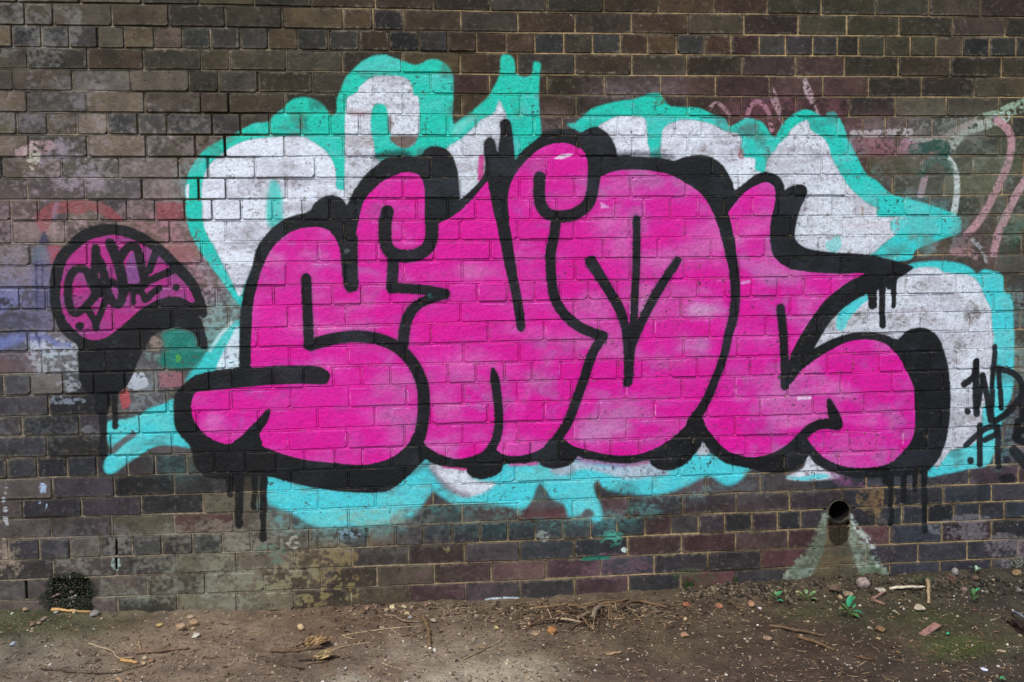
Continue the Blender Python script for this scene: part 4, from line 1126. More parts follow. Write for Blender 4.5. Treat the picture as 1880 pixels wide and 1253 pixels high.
def brick_tint(u, v, hdr):
    px, py = to_px((u, 0, v))
    wts = [1 / ((px - a[0]) ** 2 + ((py - a[1]) * 1.4) ** 2 + 900) ** 1.6 for a in ANCH]
    a = rnd.choices(ANCH, wts)[0]
    mean = sum(w_ * np.mean(np.array(q[2:], float), 0) for w_, q in zip(wts, ANCH)) / sum(wts)
    c = np.array(rnd.choice(a[2:]), float) * .75 + mean * .25
    if hdr and rnd.random() < .62:
        c = c * .45 + np.array((44, 50, 62)) * .55
    elif not hdr and rnd.random() < .08:
        c = c * .6 + np.array((48, 50, 58)) * .4
    c = c * (np.array((1.05, 1.0, .90)) if py < 480 else np.array((1.05, 1.0, .93)))
    return lin(np.clip(c * rnd.choice((.64, .74, .81, .88, .95, 1.05)) * rnd.uniform(.94, 1.06) + np.array([rnd.uniform(-1.5, 1.5) for _ in range(3)]), 8, 255)) * 1.0


def px_of(u, v):
    return to_px(np.stack([u, np.zeros_like(u), v], -1))


def erosion(u, v):
    """how far the pointing sits behind the brick faces (m)"""
    u, v = np.asarray(u, float), np.asarray(v, float)
    px, py = px_of(u, v)
    n = fbmp(u * 4, v * 6, 71, 3)
    k = lambda a: np.clip(a, 0, 1)
    left = k((520 - px) / 160) * k((520 - py) / 100)
    ll = k((420 - px) / 160) * k((py - 480) / 100) * k((980 - py) / 50)
    spot = np.exp(-((px - 400) / 150) ** 2 - ((py - 260) / 110) ** 2)
    top = k((120 - py) / 60) * k((900 - px) / 300)
    return .0010 + .0020 * n + left * (.0005 + .012 * np.maximum(0, n - .42)) + spot * .008 + ll * .003 + top * .005 * n


def mortar_tint(u, v):
    u, v = np.asarray(u, float), np.asarray(v, float)
    px, py = px_of(u, v)
    n = fbmp(u * 7, v * 9, 91, 4)[..., None]
    dirt = sstep(.45, .7, fbmp(u * 3.1, v * 16, 47, 3))[..., None]
    sandy = np.array((148, 128, 96.)) * (.72 + .56 * n)
    grey = np.array((122, 113, 100.)) * (.72 + .56 * n)
    f = np.where(py > 820, .2 + .75 / (1 + np.exp((780 - px) / 120)), 1 / (1 + np.exp((560 - px) / 90)))[..., None]
    c = sandy * f + grey * (1 - f)
    g = (np.exp(-((px - 400) / 140) ** 2 - ((py - 280) / 120) ** 2) * (px < 480) * (py < 420))[..., None]
    c = c * (1 - g) + np.array((70, 54, 32.)) * g
    c = c * (1 - .42 * dirt)
    return lin(np.clip(c, 10, 255))


def brick_mesh(c, a, b):
    um = (a + b) / 2
    g = .0042
    jl, jr = a + g + rnd.uniform(-.0012, .0016), b - g - rnd.uniform(-.0012, .0016)

    def top(u):
        return bed_v(c, u) - g + .0016 * (float(vn(u * 22, c * 3.1, 3)) - .5)

    def bot(u):
        return bed_v(c + 1, u) + g + .0016 * (float(vn(u * 22, c * 3.1 + 1.7, 4)) - .5)
    r = [rnd.uniform(.0015, .005) if rnd.random() < .92 else rnd.uniform(.006, .011) for _ in range(4)]
    um2 = um + rnd.uniform(-.02, .02)
    pts = [(jl + r[0], bot(jl)), (um2, bot(um2)), (jr - r[1], bot(jr)), (jr, bot(jr) + r[1]), (jr, top(jr) - r[2]), (jr - r[2], top(jr)), (um2, top(um2)), (jl + r[3], top(jl)), (jl, top(jl) - r[3]), (jl, bot(jl) + r[0])]
    dp = min(math.hypot(p[0] - PIPE_U, p[1] - PIPE_V) for p in pts)
    near = a - .06 < PIPE_U < b + .06 and c in (24, 25)
    if near:
        dense = []
        for i in range(len(pts)):
            p, q = pts[i], pts[(i + 1) % len(pts)]
            k = max(1, int(math.hypot(q[0] - p[0], q[1] - p[1]) / .008))
            dense += [(p[0] + (q[0] - p[0]) * j / k, p[1] + (q[1] - p[1]) * j / k) for j in range(k)]
        pts = []
        R = PIPE_R + .009
        for x, z in dense:
            d = math.hypot(x - PIPE_U, z - PIPE_V)
            if d < R:
                s = (R + .002 * rnd.random()) / max(d, 1e-4)
                x, z = PIPE_U + (x - PIPE_U) * s, PIPE_V + (z - PIPE_V) * s
                x, z = min(max(x, jl), jr), min(max(z, bot(um)), top(um))
            pts.append((x, z))
    n = len(pts)
    proud = rnd.gauss(0, .0015)
    tx, tz = rnd.gauss(0, .006), rnd.gauss(0, .010)
    vm = (top(um) + bot(um)) / 2
    bev = rnd.uniform(.0016, .0032)
    cx, cz = um, vm
    V, W = [], (jr - jl) / 2
    for x, z in pts:
        d = math.hypot(x - cx, z - cz)
        V.append((x - (x - cx) / d * bev * 1.2, proud + (x - um) * tx * .25 + (z - vm) * tz * .4, z - (z - cz) / d * bev))
    for x, z in pts:
        V.append((x, proud + bev * .9 + (x - um) * tx * .25, z))
    for x, z in pts:
        V.append((x, .024, z))
    F = [tuple(range(n))]
    for k in (0, n):
        for i in range(n):
            j = (i + 1) % n
            F.append((k + i, k + n + i, k + n + j, k + j))
    return V, F


wall = empty('brick_wall', (0.3, 0.15, 0))
tag(wall, 'long weathered brick wall covered in pink, black and turquoise graffiti lettering', 'wall')
bpy.context.view_layer.update()
W_OFF = np.array((0.3, 0.15, 0))
rows = []
for c, a, b, vm in bricks:
    P = np.array([(a, 0, vm + HC / 2), (b, 0, vm + HC / 2), (b, 0, vm - HC / 2), (a, 0, vm - HC / 2)])
    qx, qy = to_px(P)
    wv = max(0, min(1880, qx.max()) - max(0, qx.min()))
    hv = max(0, min(1253, qy.max()) - max(0, qy.min()))
    um = (a + b) / 2
    gz = float(terrain(um, -.02))
    if vm - HC / 2 < gz:
        hv *= max(0, min(1, (vm + HC / 2 - gz) / HC))
    rows.append((wv * hv, c, a, b, vm))
rows.sort(key=lambda r: -r[0])
rest = Soup()
rest_loc = []


def set_loc(me, loc):
    at = me.attributes.new('brick_local', 'FLOAT_VECTOR', 'POINT')
    at.data.foreach_set('vector', np.asarray(loc, np.float32).ravel())


for k, (ar, c, a, b, vm) in enumerate(rows):
    V, F = brick_mesh(c, a, b)
    tc_ = brick_tint((a + b) / 2, vm, c % 4 == 1)
    loc = np.array([(p[0] - (a + b) / 2, p[2] - vm, (b - a) / 2) for p in V])
    if k < 300:
        ctr = np.array(((a + b) / 2, 0, vm))
        o = mesh_obj('brick', np.array(V) - ctr, F, M_BRICK, np.tile(tc_, (len(V), 1)), wall)
        set_loc(o.data, loc)
        o.location = tuple(ctr - W_OFF)
    else:
        rest.add(np.array(V) - W_OFF, F, tc_)
        rest_loc.append(loc)
ob = rest.build('brickwork', M_BRICK, wall)
set_loc(ob.data, np.concatenate(rest_loc))
tag(ob, None, kind='stuff')

mo = Soup()


def ribbon(u, v, hw, d, vertical):
    """mortar fillet through arrays of centre points, half widths and depths"""
    n = len(u)
    tc_ = mortar_tint(u, v)
    V = np.empty((n, 4, 3))
    for k, (s, y) in enumerate(((-1.0, .005), (-.6, 0), (.6, .0006), (1.0, .005))):
        V[:, k, 0] = u + (s * hw if vertical else 0)
        V[:, k, 1] = d + y
        V[:, k, 2] = v + (0 if vertical else s * hw)
    o = len(mo.v)
    mo.v += [tuple(p) for p in (V.reshape(-1, 3) - W_OFF)]
    mo.c += [tuple(x) for x in np.repeat(tc_, 4, 0)]
    for i in range(n - 1):
        for k in range(3):
            p = o + i * 4 + k
            mo.f.append((p, p + 1, p + 5, p + 4) if vertical else (p, p + 4, p + 5, p + 1))


def near_pipe(u, v, r=.057):
    return np.hypot(u - PIPE_U, v - PIPE_V) < r


for i in range(C_TOP, C_BOT + 1):
    u = np.arange(UMIN, UMAX, .024)
    v = bed_v(i, u)
    crack = .0004 + .0016 * np.maximum(0, vn(u * 9, u * 0 + i * 5.3, 12) - .5)
    vv_ = v + .0012 * (vn(u * 30, u * 0 + i, 8) - .5)
    hw = .0047 - crack * .5
    d = erosion(u, v) + .0009 * (vn(u * 40, u * 0 + i * 2.2, 15) - .5)
    bad = near_pipe(u, v) | in_poly(u, v, HOLE_UV)
    cut = np.flatnonzero(bad)
    for seg in np.split(np.arange(len(u)), cut):
        seg = seg[~bad[seg]]
        if len(seg) > 1:
            ribbon(u[seg], vv_[seg], hw[seg], d[seg], False)
OPEN = {(25, 213): .03, (26, 213): .03, (27, 48): .03, (27, 96): .03, (27, 162): .03}
for c, us in courses.items():
    for u in us:
        v0, v1 = bed_v(c + 1, u) + .003, bed_v(c, u) - .003
        px, py = to_px((u, 0, (v0 + v1) / 2))
        d = float(erosion(u, (v0 + v1) / 2))
        if rnd.random() < .35:
            d += rnd.uniform(0, .003) * (2.5 if px < 480 and py < 480 else .7)
        op = [x for (cc, xx), x in OPEN.items() if cc == c and abs(px - xx) < 9]
        if op:
            d = op[0]
            if d > .025:
                continue
        if near_pipe(u, (v0 + v1) / 2, .06) or in_poly(np.array([u]), np.array([(v0 + v1) / 2]), HOLE_UV)[0]:
            continue
        jw = .0047 - .0010 * rnd.random()
        t = np.array((0, .5, 1))
        ribbon(u + np.array([rnd.uniform(-.0006, .0006) for _ in t]), v0 + (v1 - v0) * t, np.full(3, jw), d + np.array([rnd.uniform(-.0004, .0004) for _ in t]), True)
# core behind the joints, set back into the knocked-out hole, pierced by the drain
gx = np.arange(UMIN, UMAX + .001, .03)
gz = np.arange(-.16, VTOP, .03)
cu, cv = np.meshgrid(gx, gz)
hole_in = in_poly(cu, cv, HOLE_UV)
cy = np.where(hole_in, .075, erosion(cu, cv) * 1.25 + .0034)
o0 = len(mo.v)
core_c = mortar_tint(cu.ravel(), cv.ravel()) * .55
for u, y, v, q_ in zip(cu.ravel(), cy.ravel(), cv.ravel(), core_c):
    mo.v.append((u - W_OFF[0], y - W_OFF[1], v - W_OFF[2]))
    mo.c.append(tuple(q_))
nx_ = len(gx)
SLOT = []
for px_, pa, pb in ((213, 990, 1046), (47.5, 1066, 1112)):
    su, s1 = [float(a) for a in wall_uv(np.array(float(px_)), np.array(float(pa)))]
    SLOT.append((su, float(wall_uv(np.array(float(px_)), np.array(float(pb)))[1]) - .01, s1 + .005))
for j in range(len(gz) - 1):
    for i in range(nx_ - 1):
        if math.hypot(gx[i] + .015 - PIPE_U, gz[j] + .015 - PIPE_V) < .066:
            continue
        if any(abs(gx[i] + .015 - su) < .016 and sv0 < gz[j] + .015 < sv1 for su, sv0, sv1 in SLOT):
            continue
        p = o0 + j * nx_ + i
        mo.f.append((p, p + 1, p + nx_ + 1, p + nx_))
# top, ends and back of the wall
zt, zb, yb = gz[-1], gz[0], .46
for quad in (((UMIN, .02, zb), (UMIN, .02, zt), (UMIN, yb, zt), (UMIN, yb, zb)), ((gx[-1], .02, zb), (gx[-1], yb, zb), (gx[-1], yb, zt), (gx[-1], .02, zt)),
             ((UMIN, .02, zt), (gx[-1], .02, zt), (gx[-1], yb, zt), (UMIN, yb, zt)), ((UMIN, yb, zb), (UMIN, yb, zt), (gx[-1], yb, zt), (gx[-1], yb, zb))):
    mo.add([np.array(p) - W_OFF for p in quad], [(0, 1, 2, 3)], lin((70, 60, 50)))
# mortar bedding round the drain mouth
V, F = [], []
for k in range(40):
    a = 2 * math.pi * k / 40
    for r_, y in ((PIPE_R + .004, .004), (PIPE_R + .008, .0015), (PIPE_R + .014 + .006 * float(vn(k * .7, 3, 3)), .006)):
        V.append(np.array((PIPE_U + r_ * math.cos(a), y, PIPE_V + r_ * math.sin(a))) - W_OFF)
for k in range(40):
    for q_ in (0, 1):
        p, n_ = k * 3 + q_, ((k + 1) % 40) * 3 + q_
        F.append((p, p + 1, n_ + 1, n_))
mo.add(V, F, lin((76, 68, 60)))
mortar_o = mo.build('mortar', M_MORTAR, wall)

# ------------------------------------------------------------------ drain pipe set in the wall
pipe = empty('drain_pipe', (PIPE_U, 0, PIPE_V))
tag(pipe, 'round dark drain pipe mouth set in the lower right of the brick wall', 'drain pipe')


def ringmesh(profile, n=40, jit=0.0):
    V, F = [], []
    for k in range(n):
        a = 2 * math.pi * k / n
        for i, (r, y) in enumerate(profile):
            rr = r + jit * (float(vn(k * .5, i * 3.3, 5)) - .5)
            V.append((rr * math.cos(a), y, rr * math.sin(a)))
    m_ = len(profile)
    for k in range(n):
        for i in range(m_ - 1):
            p, q_ = k * m_ + i, ((k + 1) % n) * m_ + i
            F.append((p, p + 1, q_ + 1, q_))
    return V, F


V, F = ringmesh([(PIPE_R + .0035, .03), (PIPE_R + .0035, .001), (PIPE_R + .002, -.0005), (PIPE_R, 0), (PIPE_R - .001, .006)], 48, .005)
mesh_obj('rim', V, F, M_PIPE, np.tile(lin((74, 66, 54)), (len(V), 1)), pipe, True)
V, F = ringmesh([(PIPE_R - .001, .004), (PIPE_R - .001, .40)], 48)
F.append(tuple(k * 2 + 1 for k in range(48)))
mesh_obj('bore', V, F, M_PIPE, np.tile(lin((16, 13, 10)), (len(V), 1)), pipe, True)  # near-black tint paints in the shade deep inside the pipe

# ------------------------------------------------------------------ ground
def axis(lo, hi, step, far):
    a = list(np.arange(lo, hi + 1e-6, step))
    s, x = step, lo
    left = []
    while x > -far:
        s *= 1.5
        x -= s
        left.append(x)
    s, x = step, hi
    right = []
    while x < far:
        s *= 1.5
        x += s
        right.append(x)
    return np.array(left[::-1] + a + right)


gxs = axis(-2.6, 3.3, .0125, 80)
gys = axis(-1.5, .06, .0125, 80)
X, Y = np.meshgrid(gxs, gys)
Zs = terrain(X, Y)
Zs = np.where((np.abs(X) > 6) | (np.abs(Y) > 6), 0.0, Zs)
GA = [(60, 1135, (64, 64, 44), .22), (180, 1150, (76, 70, 52), .15), (40, 1200, (100, 90, 80), .2), (100, 1230, (106, 92, 82), .2), (350, 1180, (114, 94, 80), .3), (350, 1240, (108, 90, 78), .2), (600, 1140, (94, 74, 60), .25), (560, 1215, (92, 76, 64), .15), (640, 1250, (132, 122, 110), .09),
      (750, 1205, (118, 102, 90), .14), (870, 1190, (122, 106, 92), .12), (960, 1225, (142, 129, 113), .15), (830, 1246, (142, 130, 116), .12), (700, 1235, (112, 92, 80), .1), (1050, 1190, (92, 76, 62), .2), (1200, 1180, (84, 70, 54), .25), (1300, 1150, (80, 66, 52), .2), (1200, 1240, (88, 70, 60), .2), (1050, 1130, (86, 70, 56), .2),
      (1500, 1180, (70, 56, 44), .25), (1450, 1235, (78, 62, 52), .25), (1600, 1130, (66, 60, 44), .2), (1760, 1190, (74, 80, 44), .13), (1720, 1140, (66, 64, 42), .12), (1850, 1100, (64, 56, 48), .2), (1850, 1230, (68, 58, 50), .2), (1620, 1230, (70, 58, 48), .2), (1480, 1125, (68, 64, 46), .1)]
num = np.zeros(X.shape + (3,))
den = np.zeros(X.shape)
for px, py, cc, r in GA:
    gx_, gy_, _ = ground(px, py)
    d2 = (X - gx_) ** 2 + ((Y - gy_) * 1.3) ** 2
    wgt = 1 / (d2 / r ** 2 + .02) ** 1.5 * r
    cc = np.array(cc, float)
    num += wgt[..., None] * lin(np.clip((cc * .8 + cc.mean() * .2) * (1.22 if px < 1150 else 1.1) * np.array((.99, 1.0, .95)), 0, 255))
    den += wgt
tg = num / den[..., None]
nx_ = len(gxs)
idx = np.arange(len(gys) * nx_).reshape(len(gys), nx_)
faces = np.stack([idx[:-1, :-1], idx[:-1, 1:], idx[1:, 1:], idx[1:, :-1]], -1).reshape(-1, 4)
me = bpy.data.meshes.new('ground')
me.vertices.add(X.size)
me.vertices.foreach_set('co', np.stack([X, Y, Zs], -1).astype(np.float32).ravel())
me.loops.add(faces.size)
me.loops.foreach_set('vertex_index', faces.astype(np.int32).ravel())
me.polygons.add(len(faces))
me.polygons.foreach_set('loop_start', np.arange(0, faces.size, 4, dtype=np.int32))
me.polygons.foreach_set('loop_total', np.full(len(faces), 4, np.int32))
me.update(calc_edges=True)
me.validate()
me.polygons.foreach_set('use_smooth', [True] * len(me.polygons))
me.materials.append(M_SOIL)
set_tint(me, tg.reshape(-1, 3))
gobj = bpy.data.objects.new('ground', me)
COL.objects.link(gobj)
tag(gobj, 'bare trodden brown soil in front of the wall', kind='structure')


def soil_at(x, y):
    i = min(len(gxs) - 1, max(0, int(np.searchsorted(gxs, x))))
    j = min(len(gys) - 1, max(0, int(np.searchsorted(gys, y))))
    return tg[j, i]


# ------------------------------------------------------------------ shapes of the litter
ICO_V, ICO_F = None, None


def ico(sub):
    bm = bmesh.new()
    bmesh.ops.create_icosphere(bm, subdivisions=sub, radius=1.0)
    V = np.array([v.co[:] for v in bm.verts])
    F = [tuple(v.index for v in f.verts) for f in bm.faces]
    bm.free()
    return V, F


ICO1, ICO3 = ico(1), ico(3)


def pebble(V0, seed, amp=.35, flat=.7):
    r = np.random.default_rng(seed)
    V = V0.copy()
    k = r.normal(size=(9, 3))
    k /= np.linalg.norm(k, axis=1)[:, None]
    for q in k:                                   # chop facets off a ball
        lim = r.uniform(1 - amp, .97)
        d = V @ q
        V = V - np.outer(np.maximum(0, d - lim), q)
    V += (r.random(V.shape) - .5) * .05
    V *= np.array((1, r.uniform(.7, .95), flat * r.uniform(.85, 1.1)))
    a = r.uniform(0, 2 * math.pi)
    R = np.array(((math.cos(a), -math.sin(a), 0), (math.sin(a), math.cos(a), 0), (0, 0, 1)))
    return V @ R.T


def tube(P, R, n=6, seed=0, knob=.12):
    """bark-like rod through points P with radii R -> verts, faces"""
    P = np.array(P, float)
    R = np.array(R, float)
    V, F = [], []
    N = len(P)
    rr = random.Random(seed)
    for i in range(N):
        t = P[min(i + 1, N - 1)] - P[max(i - 1, 0)]
        t /= np.linalg.norm(t) + 1e-9
        s = np.cross(t, (0, 0, 1.0))
        if np.linalg.norm(s) < 1e-3:
            s = np.array((1.0, 0, 0))
        s /= np.linalg.norm(s)
        u = np.cross(s, t)
        for k in range(n):
            a = 2 * math.pi * k / n
            r = R[i] * (1 + rr.uniform(-knob, knob))
            V.append(P[i] + (s * math.cos(a) + u * math.sin(a)) * r)
    for i in range(N - 1):
        for k in range(n):
            F.append((i * n + k, i * n + (k + 1) % n, (i + 1) * n + (k + 1) % n, (i + 1) * n + k))
    F.append(tuple(range(n - 1, -1, -1)))
    F.append(tuple((N - 1) * n + k for k in range(n)))
    return V, F


def densify(pts, seg):
    p = smooth(np.array(pts, float), False, 4) if len(pts) > 2 else np.array(pts, float)
    out = [p[0]]
    for a, b in zip(p[:-1], p[1:]):
        k = max(1, int(np.linalg.norm((b - a)[:2]) / seg))
        for j in range(1, k + 1):
            out.append(a + (b - a) * j / k)
    return np.array(out)


seed_ = [100]


def stick(name, pts, rpx, col, label, cat='stick', group=None, lift=0.0, taper=.7, wob=.25):
    """a rod lying on the soil; pts in photo px, rpx its half thickness there"""
    seed_[0] += 1
    rr = random.Random(seed_[0])
    W = np.array([ground(*p[:2]) for p in pts])
    sc = px_scale(*W[0])
    r = rpx / sc
    P = densify(W, .02)
    for i in range(len(P)):
        P[i, 2] = float(terrain(P[i, 0], P[i, 1]))
    # a stiff rod bridges the hollows: lay it on the chord of the highest contacts
    n = len(P)
    t = np.linspace(0, 1, n)
    base = P[0, 2] * (1 - t) + P[-1, 2] * t
    P[:, 2] = base + max(0.0, float((P[:, 2] - base).max()) * .5) + r * .75 + lift * np.sin(math.pi * np.clip(t, 0, 1)) + lift * .3
    P[1:-1] += np.array([(rr.uniform(-1, 1) * r * wob, rr.uniform(-1, 1) * r * wob, rr.uniform(-1, 1) * r * wob) for _ in range(n - 2)]).reshape(-1, 3)
    R = r * (1 - (1 - taper) * t) * np.array([rr.uniform(.88, 1.12) for _ in range(n)])
    V, F = tube(P, R, 7 if rpx > 1.6 else 5, seed_[0])
    o0 = P[0].copy()
    tc_ = np.tile(lin(col), (len(V), 1))
    o = mesh_obj(name, np.array(V) - o0, F, M_WOOD, tc_, None, True)
    o.location = tuple(o0)
    tag(o, label, cat, group)
    return o


def stone(px, py, rx, col, label, flat=.65, name='stone', cat='stone', sink=.25, group=None):
    seed_[0] += 1
    x, y, z = ground(px, py + rx * .35)
    r = rx / px_scale(x, y, z)
    y = min(y, -.006 - r * .95)
    z = float(terrain(x, y))
    V = pebble(ICO3[0], seed_[0], .42, flat) * r
    rr = np.random.default_rng(seed_[0])
    cols = lin(col) * (1 + .3 * (rr.random((len(V), 1)) - .5))
    o = mesh_obj(name, V, ICO3[1], M_STONE, cols)
    o.location = (x, y, z + r * flat * (1 - sink * 1.4))
    tag(o, label, cat, group)
    return o


TAN, GREY, DRK, PALE = (150, 122, 88), (122, 112, 100), (82, 62, 46), (176, 158, 126)
# sticks and twigs
stick('stick', [(110, 1110), (170, 1123)], 3.2, (186, 146, 92), 'straight pale tan stick lying in front of the dark mossy hole')
stick('twig', [(163, 1184), (185, 1190), (206, 1199), (217, 1211), (246, 1210)], 1.7, (158, 140, 112), 'bent pale twig with a crooked end, lower left of the ground', 'twig')
stick('stick', [(222, 1215), (238, 1217), (253, 1219)], 3.4, (176, 136, 84), 'short stubby tan stick piece at the end of the bent twig')
stick('stick', [(250, 1202), (300, 1199), (346, 1193)], 3.4, (112, 90, 70), 'thick brown stick lying level on the soil, left of the frame')
stick('twig', [(254, 1180), (257, 1190), (260, 1200)], 2.2, (150, 124, 94), 'short upright twig stub at the left end of the thick brown stick', 'twig')
stick('twig', [(76, 1231), (140, 1236), (205, 1238)], 1.5, (66, 50, 38), 'long thin dark twig at the bottom left edge', 'twig')
stick('twig', [(206, 1238), (240, 1230), (268, 1222)], 1.2, (84, 66, 50), 'thin dark twig running up towards the stubby tan stick', 'twig')
stick('stick', [(497, 1199), (545, 1198), (592, 1192)], 4.2, (96, 76, 56), 'thickest brown stick beside the two tan fibre clumps', 'stick')
stick('twig', [(548, 1215), (585, 1213), (625, 1208)], 2.2, (52, 38, 28), 'dark brown twig under the round fibre clump', 'twig')
stick('twig', [(488, 1216), (520, 1223), (560, 1231)], 1.8, (80, 62, 48), 'thin brown twig slanting down, lower left of the fibre clumps', 'twig')
stick('twig', [(560, 1221), (602, 1215)], 1.8, (118, 96, 72), 'light brown twig lowest of those at the fibre clumps', 'twig')
stick('twig', [(535, 1190), (558, 1182)], 2.0, (134, 110, 82), 'short tan twig at the upper left of the curly fibre clump', 'twig')
stick('straw', [(628, 1167), (690, 1158), (776, 1151)], 1.0, (192, 166, 130), 'longest pale straw stalk, lying left of the knobbly stick', 'straw')
stick('straw', [(628, 1166), (640, 1172), (652, 1174)], .9, (184, 160, 124), 'tiny straw kink at the left end of the longest straw', 'straw')
stick('straw', [(612, 1194), (645, 1185), (682, 1181)], 1.0, (178, 152, 118), 'pale curved straw running right from the fibre clumps', 'straw')
stick('straw', [(717, 1157), (735, 1167)], .9, (176, 150, 116), 'short pale straw just below the longest straw', 'straw')
stick('twig', [(705, 1131), (725, 1133), (740, 1143), (776, 1146)], 2.0, (126, 106, 86), 'wavy grey-brown twig ending at the knobbly stick', 'twig')
stick('stick', [(776, 1136), (782, 1150), (787, 1168), (789, 1190)], 3.4, (112, 90, 62), 'knobbly brown stick pointing at the viewer with a pale cut end', taper=1.0)
stick('twig', [(851, 1213), (885, 1197), (922, 1178)], 1.4, (150, 128, 100), 'thin pale twig slanting up beside the pale dry soil patch', 'twig')
stick('straw', [(700, 1219), (720, 1225), (743, 1230)], 1.1, (176, 150, 120), 'thin straw crossed by a tiny stalk, lower middle left', 'straw')
stick('straw', [(719, 1229), (722, 1217)], .9, (150, 128, 104), 'tiny stalk standing across the thin straw', 'straw')
stick('stick', [(980, 1121), (1010, 1116), (1041, 1112)], 3.0, (120, 98, 70), 'brown stick at the left rim of the twig heap')
stick('stick', [(1096, 1112), (1125, 1109), (1153, 1104)], 3.4, (108, 82, 56), 'brown stick at the upper right rim of the twig heap')
stick('stick', [(1086, 1142), (1096, 1130), (1106, 1118)], 5.0, (128, 112, 94), 'thick grey weathered stick stump in the middle of the twig heap', lift=.012)
stick('stick', [(1060, 1142), (1075, 1134), (1090, 1130)], 4.0, (124, 106, 86), 'short grey stick lying left of the thick weathered stump', lift=.008)
stick('stick', [(1160, 1107), (1190, 1112), (1225, 1118)], 3.0, (112, 88, 62), 'brown stick lying right of the twig heap, close to the wall')
stick('twig', [(1190, 1130), (1215, 1126), (1242, 1126)], 2.2, (96, 78, 58), 'knobbly forked twig right of the twig heap', 'twig', wob=.6)
stick('twig', [(1205, 1136), (1215, 1142), (1226, 1152)], 1.5, (84, 66, 50), 'thin dark twig below the knobbly forked twig', 'twig')
stick('stick', [(1412, 1152), (1460, 1163), (1515, 1172)], 3.0, (102, 82, 58), 'long straight brown stick, upper of the two slanting ones at the right')
stick('stick', [(1464, 1173), (1500, 1184), (1531, 1197)], 3.6, (110, 86, 58), 'shorter brown stick, lower of the two slanting ones at the right')
stick('stick', [(1633, 1091), (1665, 1091), (1700, 1084)], 3.0, (196, 184, 158), 'pale bone-coloured stick lying level below the drain stain', lift=.01)
stick('stick', [(1702, 1073), (1704, 1090), (1705, 1112)], 3.6, (160, 138, 106), 'pale stick standing crosswise at the end of the bone-coloured stick', lift=.01)
stick('wood_splinter', [(1600, 1104), (1626, 1092)], 3.6, (136, 104, 88), 'upper arm of the pinkish brown splinters forming a V', 'splinter')
stick('wood_splinter', [(1600, 1105), (1624, 1113)], 3.6, (128, 98, 82), 'lower arm of the pinkish brown splinters forming a V', 'splinter')
stick('stick', [(1112, 1204), (1126, 1202), (1142, 1199)], 3.0, (146, 122, 90), 'short tan stick piece alone on the soil below the twig heap')
stick('twig', [(1568, 1207), (1585, 1210), (1604, 1213)], 2.6, (88, 62, 42), 'short dark brown twig at the lower right of the ground', 'twig')
stick('straw', [(1574, 1224), (1592, 1214)], 1.0, (168, 146, 116), 'pale straw just below the short dark brown twig', 'straw')
stick('twig', [(1786, 1118), (1795, 1124), (1806, 1130)], 1.6, (104, 78, 60), 'thin reddish twig below the small green tuft', 'twig')
stick('straw', [(1818, 1141), (1834, 1136)], 1.2, (156, 140, 116), 'thin pale straw left of the dark log end', 'straw')
stick('stick', [(1858, 1131), (1872, 1140), (1895, 1155)], 2.6, (112, 114, 122), 'grey weathered stick lying on the dark log at the right edge', lift=.016)
stick('twig', [(1714, 1185), (1735, 1192)], 2.4, (98, 92, 56), 'mossy green twig at the left of the moss patch', 'twig')
stick('stick', [(216, 1248), (224, 1256)], 4.0, (150, 124, 94), 'short thick stick end at the bottom left border')
stick('twig', [(965, 1238), (985, 1250)], 1.4, (140, 112, 84), 'thin tan twig at the bottom border on the pale soil patch', 'twig')
stick('twig', [(1175, 1229), (1192, 1240)], 1.5, (96, 74, 54), 'thin brown twig near the bottom border, middle of the ground', 'twig')
# heap of twigs
hl = 'thin dry twig in the tangled twig heap below the middle of the wall'
heap = [((1045, 1161), (1115, 1130)), ((1048, 1158), (1092, 1142)), ((975, 1152), (1030, 1144)), ((1035, 1120), (1062, 1140)), ((1120, 1115), (1122, 1140)), ((1140, 1125), (1155, 1148)), ((1100, 1140), (1098, 1165)), ((1080, 1135), (1085, 1150)), ((1010, 1132), (1050, 1128)), ((1020, 1148), (1052, 1138))]
for _ in range(38):
    x_, y_ = rnd.gauss(1075, 40), rnd.gauss(1134, 11)
    a_, l_ = rnd.uniform(0, math.pi), rnd.uniform(10, 34)
    heap.append(((x_ - l_ * math.cos(a_), max(1106, y_ - .4 * l_ * math.sin(a_))), (x_ + l_ * math.cos(a_), max(1106, y_ + .4 * l_ * math.sin(a_)))))
for p_, q_ in heap:
    m_ = ((p_[0] + q_[0]) / 2 + rnd.uniform(-1, 1), (p_[1] + q_[1]) / 2 + rnd.uniform(-.8, .8))
    stick('twig', [p_, m_, q_], rnd.choice((.8, 1.0, 1.2, 1.6, 2.4)), rnd.choice([(140, 116, 84), (112, 88, 62), (84, 64, 46), (160, 140, 110), (104, 90, 74), (70, 54, 40)]), hl, 'twig', 'twigs in the heap', lift=rnd.uniform(0, .02))

# dark log end at the right edge
seed_[0] += 1
a3, b3 = np.array(ground(1838, 1136)), np.array(ground(1935, 1190))
P = [a3 * (1 - t) + b3 * t + np.array((0, .006 * math.sin(t * 9), .004 + .010 * t + .004 * math.sin(t * 23))) for t in np.linspace(0, 1, 19)]
V, F = tube(P, [.006 + .020 * min(1, k / 7) + .004 * math.sin(k * 2.1) for k in range(19)], 14, 5, .34)
V = np.array(V) - a3
o = mesh_obj('log', V, F, M_WOOD, np.tile(lin((40, 28, 20)), (len(V), 1)), None, False)
o.location = tuple(a3 - np.array((0, 0, .010)))
tag(o, 'dark brown rotten log end reaching in at the right edge', 'log')

